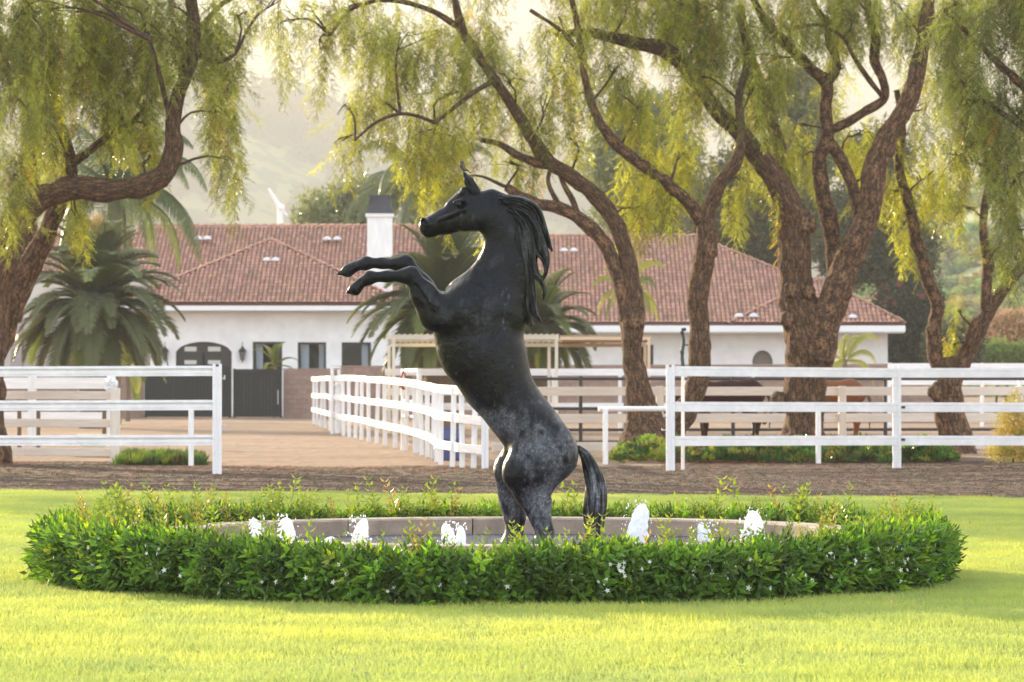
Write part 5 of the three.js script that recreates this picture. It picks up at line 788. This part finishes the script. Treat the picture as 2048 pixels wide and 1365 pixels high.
// ---------------------------------------------------------------- brown horses in the paddock
function standingHorse(label, coat, dark, px, D, turn) {
  const bs = [], c = (s, ...q) => { for (let i = 0; i + 1 < q.length; i++) bs.push({ a: q[i].slice(0, 3), b: q[i + 1].slice(0, 3), ra: q[i][3], rb: q[i + 1][3], ka: 1, kb: 1, s }); };
  c(0.12, [-0.5, 1.12, 0, 0.27], [0, 1.1, 0, 0.3], [0.5, 1.16, 0, 0.27], [0.62, 1.12, 0, 0.2]); c(0.12, [-0.52, 1.18, 0, 0.22], [-0.85, 1.1, 0, 0.15], [-1.12, 0.98, 0, 0.11]); c(0.05, [-1.14, 0.98, 0, 0.11], [-1.28, 0.74, 0, 0.085], [-1.36, 0.52, 0, 0.06]);
  for (const z of [-1, 1]) { c(0.07, [-0.5, 1.05, z * 0.14, 0.14], [-0.5, 0.72, z * 0.15, 0.085], [-0.5, 0.46, z * 0.15, 0.055], [-0.5, 0.16, z * 0.15, 0.04], [-0.53, 0.03, z * 0.15, 0.06]); c(0.07, [0.52, 1.05, z * 0.13, 0.2], [0.46, 0.8, z * 0.15, 0.12], [0.64, 0.55, z * 0.15, 0.065], [0.6, 0.2, z * 0.15, 0.042], [0.57, 0.03, z * 0.15, 0.06]); c(0.015, [-1.16, 1.06, z * 0.06, 0.035], [-1.24, 1.17, z * 0.075, 0.008]); }
  const g = fieldMesh(boneField(bs), V(-1.65, -0.06, -0.5), V(1.0, 2.0, 0.5), 0.028), h = thing('horse', label, 'horse', atY(px, 0, D));
  h.rotation.y = turn;
  part(h, 'body', g, mat(coat, 0.75, { specularIntensity: 0.2 }));
  part(h, 'tail', merge(Array.from({ length: 14 }, (_, i) => tube([V(0.78, 1.2, (i - 7) * 0.004), V(0.9, 1.05, (i - 7) * 0.008), V(0.92, 0.7, (i - 7) * 0.012), V(0.9, 0.38, (i - 7) * 0.01)], [0.03, 0.035, 0.03, 0.006], { radial: 6, step: 0.08 }))), mat(dark, 0.7));
  part(h, 'mane', merge(Array.from({ length: 12 }, (_, i) => { const k = i / 11, x = lerp(-0.55, -1.05, k), y = lerp(1.36, 1.1, k); return tube([V(x, y, 0), V(x + 0.05, y - 0.02, 0.1), V(x + 0.07, y - 0.22, 0.17)], [0.03, 0.03, 0.006], { radial: 6, step: 0.06 }); })), mat(dark, 0.7));
  for (const z of [-1, 1]) part(h, 'eye', new THREE.SphereGeometry(0.02, 10, 8).translate(-1.24, 0.86, z * 0.09), mat([0.01, 0.01, 0.01], 0.2));
}
standingHorse('dark bay horse standing in the paddock behind the right fence', [0.035, 0.013, 0.009], [0.012, 0.01, 0.01], 1455, 76.5, 0.12);
standingHorse('chestnut horse partly hidden behind the largest tree trunk', [0.17, 0.062, 0.026], [0.1, 0.05, 0.03], 1655, 77, -0.15);

// ---------------------------------------------------------------- block wall, gates
reseed(111);
function blockWall(label, px0, px1, D0, D1, h, single, nocap) {
  const a = atY(px0, 0, D0), b = atY(px1, 0, D1), L = b.distanceTo(a), ang = -Math.atan2(b.z - a.z, b.x - a.x), w = thing('block_wall', label, 'wall', a), rows = Math.round(h / 0.2), bh = (h - 0.06) / rows, cols = Math.round(L / 0.42), bw = L / cols;
  w.rotation.y = ang; part(w, 'mortar_core', box(L - 0.01, h - 0.07, 0.13, L / 2, (h - 0.07) / 2, 0), M.mortar);
  const gs = [[], [], []], shared = rbox(bw - 0.012, bh - 0.012, 0.19, 0.008), half = rbox(bw / 2 - 0.012, bh - 0.012, 0.19, 0.008);
  for (let r = 0; r < rows; r++) for (let c = 0; c < cols + (r % 2); c++) {
    const off = r % 2 ? (c === 0 ? bw / 4 : c === cols ? L - bw / 4 : c * bw) : (c + 0.5) * bw, hf = r % 2 && (c === 0 || c === cols), k = Math.floor(rnd() * 3), y = (r + 0.5) * bh;
    if (single) { const o = part(w, 'block', hf ? half : shared, M.block[k]); o.position.set(off, y, rr(-0.002, 0.002)); } else gs[k].push((hf ? half : shared).clone().translate(off, y, rr(-0.002, 0.002)));
  }
  if (!single) gs.forEach((g, k) => g.length && part(w, 'blocks', merge(g), M.block[k], 'stuff'));
  if (!nocap) part(w, 'cap', rbox(L + 0.04, 0.06, 0.24, 0.012, L / 2, h - 0.03, 0), M.block[1]);
  return w;
}
blockWall('brown block wall between the dark gate and the bowed fence', 566, 664, 140, 140, 1.95, true);
blockWall('brown block pier left of the dark double gate', 236, 287, 140, 140, 1.8, true);
blockWall('long brown block wall crossing in front of the house at right', 666, 1905, 140, 124, 2.05, false);
blockWall('brown block wall behind the left corral', -80, 235, 140, 140, 1.75, false);
{ // dark double gate
  const a = atY(289, 0, 139.6), s = F / 139.6, X = (px) => (px - 289) / s, g = thing('double_gate', 'dark wooden double driveway gate with upright boards and arched centre', 'gate', a);
  for (const [p0, p1, y1] of [[289, 462, 1.94], [466, 564, 1.92]]) {
    const n = Math.round((X(p1) - X(p0)) / 0.14), bw = (X(p1) - X(p0)) / n;
    for (let i = 0; i < n; i++) { const x = X(p0) + (i + 0.5) * bw, px = 289 + x * s, arch = p1 < 465 && px > 392 ? 0.12 * Math.sqrt(clamp(1 - ((px - 430) / 38) ** 2)) : 0; part(g, 'board', box(bw - 0.003, y1 + arch - 0.06, 0.035, x, (y1 + arch) / 2 + 0.03, rr(-0.008, 0.008)), M.gate); }
    for (const y of [0.12, 1.78]) part(g, 'rail', rbox(X(p1) - X(p0), 0.12, 0.05, 0.006, (X(p0) + X(p1)) / 2, y, 0.035), M.gate);
    for (const x of [X(p0) + 0.05, X(p1) - 0.05]) part(g, 'stile', rbox(0.1, y1, 0.06, 0.006, x, y1 / 2 + 0.02, 0.037), M.gate);
  }
  part(g, 'handle', merge([bar(V(X(556), 0.55, 0.1), V(X(556), 1.1, 0.1), 0.022, 10), bar(V(X(556), 0.6, 0.03), V(X(556), 0.6, 0.1), 0.014), bar(V(X(556), 1.05, 0.03), V(X(556), 1.05, 0.1), 0.014)]), M.steel);
}
// ---------------------------------------------------------------- house
{
  const HZ = 150, h = thing('ranch_house', 'long white stucco ranch house with brown clay tile roofs and a chimney', 'house', V(0, 0, Z0 - HZ)), zz = (D) => HZ - D, X = (px, D) => (px - 1024) / F * D, Y = (py, D) => at(1024, py, D).y;
  reseed(121);
  const tileG = (() => { const t = new Tris(), n = 6, L = 0.43; const P = (i, j) => { const a = Math.PI * i / n, r = j ? 0.092 : 0.078; return V(-Math.cos(a) * r, Math.sin(a) * r * 0.85 + (j ? 0.035 : 0.0), j * L - L / 2); }; for (let i = 0; i < n; i++) t.quad(P(i, 0), P(i, 1), P(i + 1, 1), P(i + 1, 0)); return t.geo(); })();
  const slope = (pts, eave) => { // coplanar corners; rows of barrel tiles over a solid deck
    const n = pts[1].clone().sub(pts[0]).cross(pts[2].clone().sub(pts[0])).normalize(); if (n.y < 0) n.negate();
    const e = eave.clone().normalize(), dn = e.clone().cross(n).normalize(), E2 = dn.y > 0 ? e.clone().negate() : e, D2 = E2.clone().cross(n).normalize(), o = pts[0], uv = pts.map((p) => { const q = p.clone().sub(o); return [q.dot(E2), -q.dot(D2)]; });
    const t = new Tris(); for (let i = 1; i + 1 < pts.length; i++) { t.tri(pts[0], pts[i], pts[i + 1]); const dd = n.clone().multiplyScalar(-0.12); t.tri(pts[0].clone().add(dd), pts[i + 1].clone().add(dd), pts[i].clone().add(dd)); } for (let i = 0; i < pts.length; i++) { const a = pts[i], b = pts[(i + 1) % pts.length], dd = n.clone().multiplyScalar(-0.12); t.quad(a, a.clone().add(dd), b.clone().add(dd), b); }
    const roof = part(h, 'roof', t.geo(), M.roofBase);
    const inside = (x, y) => { let c = false; for (let i = 0, j = uv.length - 1; i < uv.length; j = i++) if ((uv[i][1] > y) !== (uv[j][1] > y) && x < (uv[j][0] - uv[i][0]) * (y - uv[i][1]) / (uv[j][1] - uv[i][1]) + uv[i][0]) c = !c; return c; };
    const u0 = Math.min(...uv.map((q) => q[0])), u1 = Math.max(...uv.map((q) => q[0])), v0 = Math.min(...uv.map((q) => q[1])), v1 = Math.max(...uv.map((q) => q[1])), list = [], q0 = new THREE.Quaternion().setFromRotationMatrix(new THREE.Matrix4().makeBasis(E2, n, D2));
    for (let v = v0 + 0.12, r = 0; v < v1; v += 0.35, r++) for (let u = u0; u < u1; u += 0.188) { if (!inside(u + 0.02, v)) continue; const k = rr(0.72, 1.2) * (rnd() < 0.08 ? 0.75 : 1); list.push({ p: o.clone().addScaledVector(E2, u + rr(-0.008, 0.008)).addScaledVector(D2, -v + rr(-0.015, 0.015)).addScaledVector(n, 0.015).add(h.position), q: q0, s: 1, c: rgb(k, k * rr(0.92, 1.06), k * rr(0.9, 1.1)) }); }
    if (list.length) { const s = scatter(h, 'roof_tiles', [tileG], M.tile, list)[0]; }
    return roof;
  };
  const ridge = (a, b) => { const d = b.clone().sub(a), L = d.length(), n = Math.max(1, Math.floor(L / 0.38)); const l = []; for (let i = 0; i < n; i++) { const k = rr(0.8, 1.15); l.push({ p: a.clone().addScaledVector(d, (i + 0.5) / n).add(V(0, 0.03, 0)).add(h.position), q: new THREE.Quaternion().setFromUnitVectors(V(0, 0, 1), d.clone().normalize()), s: V(1.5, 1.4, 1), c: rgb(k, k, k) }); } scatter(h, 'ridge_tiles', [tileG], M.tile, l); };
  // left: main roof behind, hipped front wing before it
  const eL = V(X(236, 148), Y(607, 148), zz(148)), eR = V(X(806, 148), Y(607, 148), zz(148)), ap = V(X(542, 154.5), Y(483, 154.5), zz(154.5)), apB = V(ap.x, ap.y, zz(161));
  slope([eL, eR, ap], V(1, 0, 0)); slope([eR, V(eR.x, eR.y, zz(156)), apB, ap], V(0, 0, 1)); slope([V(eL.x, eL.y, zz(156)), eL, ap, apB], V(0, 0, 1)); ridge(eL, ap); ridge(eR, ap);
  const mR0 = V(X(277, 163), Y(455, 163), zz(163)), mR1 = V(X(905, 163), Y(455, 163), zz(163)), ml = V(mR0.x, Y(607, 155), zz(154.7)), mr = V(mR1.x + 1.5, ml.y, zz(154.7)); ml.y = mr.y = mR0.y - 8.3 * 0.445; slope([ml, mr, mR1, mR0], V(1, 0, 0)); slope([V(mr.x, mr.y, zz(171)), V(ml.x, ml.y, zz(171)), mR0, mR1], V(1, 0, 0)); ridge(mR0, mR1); ridge(ml, mR0);
  // far left lower roof
  const fl = [V(X(-60, 158), Y(560, 158), zz(158)), V(X(290, 158), Y(560, 158), zz(158)), V(X(290, 164), Y(468, 164), zz(164)), V(X(-60, 164), Y(468, 164), zz(164))]; slope(fl, V(1, 0, 0)); ridge(fl[3], fl[2]);
  // right wing, hipped at its right end, with a small front hip
  const rE0 = V(X(985, 150), Y(647, 150), zz(150)), rE1 = V(X(1808, 150), Y(647, 150), zz(150)), rR0 = V(X(985, 158.6), Y(475, 158.6), zz(158.6)), rR1 = V(X(1388, 158.6), Y(475, 158.6), zz(158.6)), rB = V(rE1.x, rE1.y, zz(167));
  slope([rE0, rE1, rR1, rR0], V(1, 0, 0)); slope([rE1, rB, rR1], V(0, 0, 1)); slope([rB, V(rE0.x, rE0.y, zz(167)), rR0, rR1], V(1, 0, 0)); ridge(rR0, rR1); ridge(rE1, rR1);
  const f0 = V(X(1465, 149), Y(647, 149.2), zz(149.2)), f1 = V(X(1806, 149), Y(647, 149.2), zz(149.2)), fa = V(X(1640, 153), Y(562, 153), zz(153)), fb = V(fa.x, fa.y, zz(156)); slope([f0, f1, fa], V(1, 0, 0)); slope([f1, V(f1.x, f1.y, zz(150.2)), fb, fa], V(0, 0, 1)); slope([V(f0.x, f0.y, zz(150.2)), f0, fa, fb], V(0, 0, 1)); ridge(f0, fa); ridge(f1, fa);
  // walls with openings
  const wall = (px0, px1, D, top, holes, m = M.stucco) => {
    const x0 = X(px0, D), x1 = X(px1, D), s = new THREE.Shape([[x0, 0], [x1, 0], [x1, top], [x0, top]].map(([x, y]) => new THREE.Vector2(x, y)));
    for (const q of holes) { const p = new THREE.Path(); if (q.arch) { const y0 = q.y0, y1 = q.y1, sag = q.arch, cx = (q.x0 + q.x1) / 2, hw = (q.x1 - q.x0) / 2; p.moveTo(q.x0, y0); p.lineTo(q.x0, y1 - sag); for (let i = 1; i <= 14; i++) { const a = -1 + i / 7; p.lineTo(cx + a * hw, y1 - sag * (1 - Math.sqrt(Math.max(0, 1 - a * a * 0.96)) ) / (1 - Math.sqrt(0.04))); } p.lineTo(q.x1, y0); } else { p.moveTo(q.x0, q.y0); p.lineTo(q.x0, q.y1); p.lineTo(q.x1, q.y1); p.lineTo(q.x1, q.y0); } s.holes.push(p); }
    const g = new THREE.ExtrudeGeometry(s, { depth: 0.25, bevelEnabled: false }); g.translate(0, 0, zz(D) - 0.25); { const u = g.attributes.uv; for (let i = 0; i < u.count; i++) u.setXY(i, u.getX(i) * 0.3, u.getY(i) * 0.3); } return part(h, 'wall', g, m);
  };
  const win = (px0, px1, D, py0, y0, curtains) => {
    const q = { x0: X(px0, D), x1: X(px1, D), y1: Y(py0, D), y0 }, w = new THREE.Group(); w.name = 'window'; h.add(w); const z = zz(D) - 0.12, fw = 0.09, W = q.x1 - q.x0, H = q.y1 - q.y0, cx = (q.x0 + q.x1) / 2;
    part(w, 'frame', merge([box(fw, H, 0.09, q.x0 + fw / 2, q.y0 + H / 2, z), box(fw, H, 0.09, q.x1 - fw / 2, q.y0 + H / 2, z), box(W - 2 * fw, fw, 0.09, cx, q.y1 - fw / 2, z), box(W - 2 * fw, fw, 0.09, cx, q.y0 + fw / 2, z)]), M.darkTrim);
    part(w, 'pane', box(W - 2 * fw, H - 2 * fw, 0.008, cx, q.y0 + H / 2, z - 0.01), M.glass);
    if (curtains) for (const [f0c, f1c] of curtains) { const t = new Tris(), n = 24; for (let i = 0; i < n; i++) { const xa = q.x0 + fw + (W - 2 * fw) * lerp(f0c, f1c, i / n), xb = q.x0 + fw + (W - 2 * fw) * lerp(f0c, f1c, (i + 1) / n), za = z - 0.22 + 0.03 * Math.sin(i * 1.6), zb = z - 0.22 + 0.03 * Math.sin((i + 1) * 1.6); t.quad(V(xa, q.y0, za), V(xb, q.y0, zb), V(xb, q.y1, zb), V(xa, q.y1, za)); } part(w, 'curtain', t.geo(), M.curtain); }
    return q;
  };
  const wy = 1.75, w1 = win(505, 564, 149, 684, wy, [[0.02, 0.3]]), w2 = win(595, 652, 149, 685, wy, [[0.02, 0.36], [0.78, 0.98]]), w3 = win(683, 742, 149, 685, wy, [[0.7, 0.95]]), gd = { x0: X(351, 149), x1: X(463, 149), y0: 0, y1: Y(684, 149), arch: 0.42 };
  wall(300, 800, 149, eL.y - 0.16, [w1, w2, w3, gd]);
  wall(796, 990, 155.2, 4.4, []);
  // arched garage door
  { const g = new THREE.Group(); g.name = 'garage_door'; h.add(g); const s = new THREE.Shape(), cx = (gd.x0 + gd.x1) / 2, hw = (gd.x1 - gd.x0) / 2, z = zz(149) - 0.16; s.moveTo(gd.x0, 0); s.lineTo(gd.x0, gd.y1 - gd.arch); for (let i = 1; i <= 14; i++) { const a = -1 + i / 7; s.lineTo(cx + a * hw, gd.y1 - gd.arch * (1 - Math.sqrt(Math.max(0, 1 - a * a * 0.96))) / (1 - Math.sqrt(0.04))); } s.lineTo(gd.x1, 0);
    part(g, 'panel', new THREE.ExtrudeGeometry(s, { depth: 0.05, bevelEnabled: false }).translate(0, 0, z - 0.05), mat([0.04, 0.03, 0.026], 0.6)); const pm = mat([0.55, 0.56, 0.5], 0.25);
    for (const [p0, p1] of [[368, 392], [415, 440]]) for (const [y0, y1] of [[694, 703], [721, 729]]) part(g, 'pane', box(X(p1, 149) - X(p0, 149), Y(y0, 149) - Y(y1, 149), 0.02, (X(p0, 149) + X(p1, 149)) / 2, (Y(y0, 149) + Y(y1, 149)) / 2, z + 0.012), pm);
    for (const px of [351, 405, 407, 462]) part(g, 'rail', box(0.1, gd.y1 - gd.arch - 0.05, 0.03, X(px, 149) + (px < 400 ? 0.05 : px > 450 ? -0.05 : 0), (gd.y1 - gd.arch) / 2, z + 0.016), M.darkTrim); for (const py of [710, 738]) part(g, 'rail', box(2 * hw - 0.2, 0.09, 0.024, cx, Y(py, 149), z + 0.013), M.darkTrim); }
  for (const px of [330, 485]) { const g = new THREE.Group(); g.name = 'wall_lantern'; h.add(g); const x = X(px, 149), y = Y(712, 149), z = zz(149) + 0.16; part(g, 'body', new THREE.CylinderGeometry(0.16, 0.09, 0.36, 6).translate(x, y, z), mat([0.12, 0.12, 0.12], 0.4)); part(g, 'cap', new THREE.ConeGeometry(0.2, 0.24, 6).translate(x, y + 0.3, z), M.darkTrim); part(g, 'bracket', merge([bar(V(x, y - 0.1, z - 0.16), V(x, y - 0.26, z), 0.025), bar(V(x, y - 0.26, z), V(x, y - 0.17, z), 0.025), bar(V(x, y + 0.4, z), V(x, y + 0.58, z), 0.015)]), M.darkTrim); }
  // left recess with shade put into its wall colour, side and back walls, floor to keep the rooms dark
  wall(-60, 300, 153, fl[0].y - 0.1, [{ x0: X(118, 153), x1: X(195, 153), y0: 0, y1: Y(668, 153) }], M.stuccoShade); part(h, 'post', rbox(0.5, 4.4, 0.5, 0.03, X(33, 152), 2.2, zz(152)), mat([0.36, 0.3, 0.3], 0.9));
  part(h, 'door', box(X(194, 153) - X(119, 153), Y(669, 153), 0.08, (X(119, 153) + X(194, 153)) / 2, Y(669, 153) / 2, zz(153) - 0.2), mat([0.1, 0.05, 0.03], 0.6)); part(h, 'wall', box(0.25, eL.y - 0.2, 3.7, X(300, 149) + 0.13, (eL.y - 0.2) / 2, zz(151.1)), M.stuccoShade);
  const niche = { x0: X(1505, 150.6), x1: X(1546, 150.6), y0: 1.5, y1: Y(701, 150.6), arch: 0.42 };
  const rw = win(1268, 1307, 150.6, 690, 1.6, []);
  wall(985, 1776, 150.6, rE0.y - 0.14, [niche, rw]); part(h, 'arched_opening', box(niche.x1 - niche.x0 + 0.2, niche.y1 - 1.4, 0.06, (niche.x0 + niche.x1) / 2, (niche.y1 + 1.45) / 2, zz(150.6) - 0.3), mat([0.2, 0.17, 0.14], 0.8));
  part(h, 'lintel', box(niche.x1 - niche.x0 + 0.5, 0.1, 0.06, (niche.x0 + niche.x1) / 2, niche.y1 + 0.18, zz(150.6) + 0.03), M.fascia);
  part(h, 'wall', box(0.25, rE0.y - 0.2, 15, X(1776, 150.6) - 0.13, (rE0.y - 0.2) / 2, zz(150.85) - 7.6), M.stucco); part(h, 'wall', box(0.25, rE0.y - 0.2, 15, X(985, 150.6) + 0.13, (rE0.y - 0.2) / 2, zz(150.85) - 7.6), M.stucco);
  part(h, 'wall', box(39, 3.4, 0.2, -3, 1.7, zz(166)), M.stuccoShade); part(h, 'wall', box(0.25, 3.4, 14, X(800, 149) - 0.2, 1.7, zz(157)), M.stuccoShade); part(h, 'ceiling', box(36, 0.12, 14, -3, 3.3, zz(158.6)), M.inside); part(h, 'partition', box(34, 3.2, 0.1, -3, 1.6, zz(154.5)), M.inside);
  // fascias and gutters
  part(h, 'fascia', rbox(eR.x - eL.x - 0.05, 0.2, 0.06, 0.01, (eL.x + eR.x) / 2, eL.y - 0.2, zz(148) + 0.02), M.fascia); part(h, 'soffit', box(eR.x - eL.x - 0.1, 0.05, 1.0, (eL.x + eR.x) / 2, eL.y - 0.3, zz(148.6)), M.fascia);
  part(h, 'fascia', rbox(rE1.x - rE0.x - 0.05, 0.26, 0.06, 0.01, (rE0.x + rE1.x) / 2, rE0.y - 0.24, zz(149.2) + 0.05), M.fascia); part(h, 'soffit', box(rE1.x - rE0.x - 0.1, 0.05, 1.4, (rE0.x + rE1.x) / 2, rE0.y - 0.39, zz(149.9)), M.fascia);
  // chimney with a dark flared cap
  { const D = 151, cx = X(756, D), y0 = 4.2, y1 = Y(430, D), g = new THREE.Group(); g.name = 'chimney'; h.add(g); const z = zz(153); part(g, 'stack', box(1.05, y1 - y0, 1.0, cx, (y0 + y1) / 2, z), M.stucco); part(g, 'collar', rbox(1.2, 0.16, 1.15, 0.02, cx, y1 + 0.06, z), M.fascia);
    const cp = new THREE.CylinderGeometry(0.6, 0.86, 0.72, 4, 4).rotateY(Math.PI / 4), p = cp.attributes.position; for (let i = 0; i < p.count; i++) { const k = 1 - 0.1 * Math.sin((p.getY(i) + 0.36) / 0.72 * Math.PI); p.setX(i, p.getX(i) * k); p.setZ(i, p.getZ(i) * k); } cp.computeVertexNormals(); part(g, 'cap', cp.translate(cx, y1 + 0.5, z), mat([0.035, 0.035, 0.04], 0.6)); part(g, 'lip', rbox(0.92, 0.08, 0.92, 0.01, cx, y1 + 0.9, z), mat([0.05, 0.05, 0.05], 0.6)); }
  for (const [px, py, D] of [[396, 477, 161], [414, 477, 161], [654, 478, 161], [674, 478, 161], [533, 520, 152.3], [551, 520, 152.3], [1128, 501, 157], [1148, 501, 157], [1478, 632, 149.6], [1508, 632, 149.6], [1706, 634, 149.6]]) { const p = at(px, py, D); part(h, 'roof_vent', new THREE.SphereGeometry(0.2, 14, 8, 0, 6.3, 0, 1.57).scale(1, 0.8, 1).translate(p.x, p.y - 0.05, zz(D)), mat([0.6, 0.58, 0.58], 0.6)); }
}
{ // pale mast on the slope behind the house, its long arm tilted
  const b = atY(560, 0, 900), m = mat([0.8, 0.82, 0.86], 0.5), w = thing('mast', 'white mast with a slanted blade above the left roof ridge', 'mast', b), T = (px, py) => at(px, py, 900).sub(b);
  part(w, 'pole', bar(V(0, 0, 0), T(560, 416), 0.95, 14, 0.7), m); part(w, 'blade', bar(T(561, 418), T(536, 377), 0.75, 10, 0.35).scale(1, 1, 1), m); part(w, 'blade', bar(T(561, 418), T(574, 432), 0.55, 10, 0.28), m); part(w, 'hub', new THREE.SphereGeometry(1.0, 16, 12).translate(...T(561, 416).toArray()), m);
}

renderer.render(scene, camera);
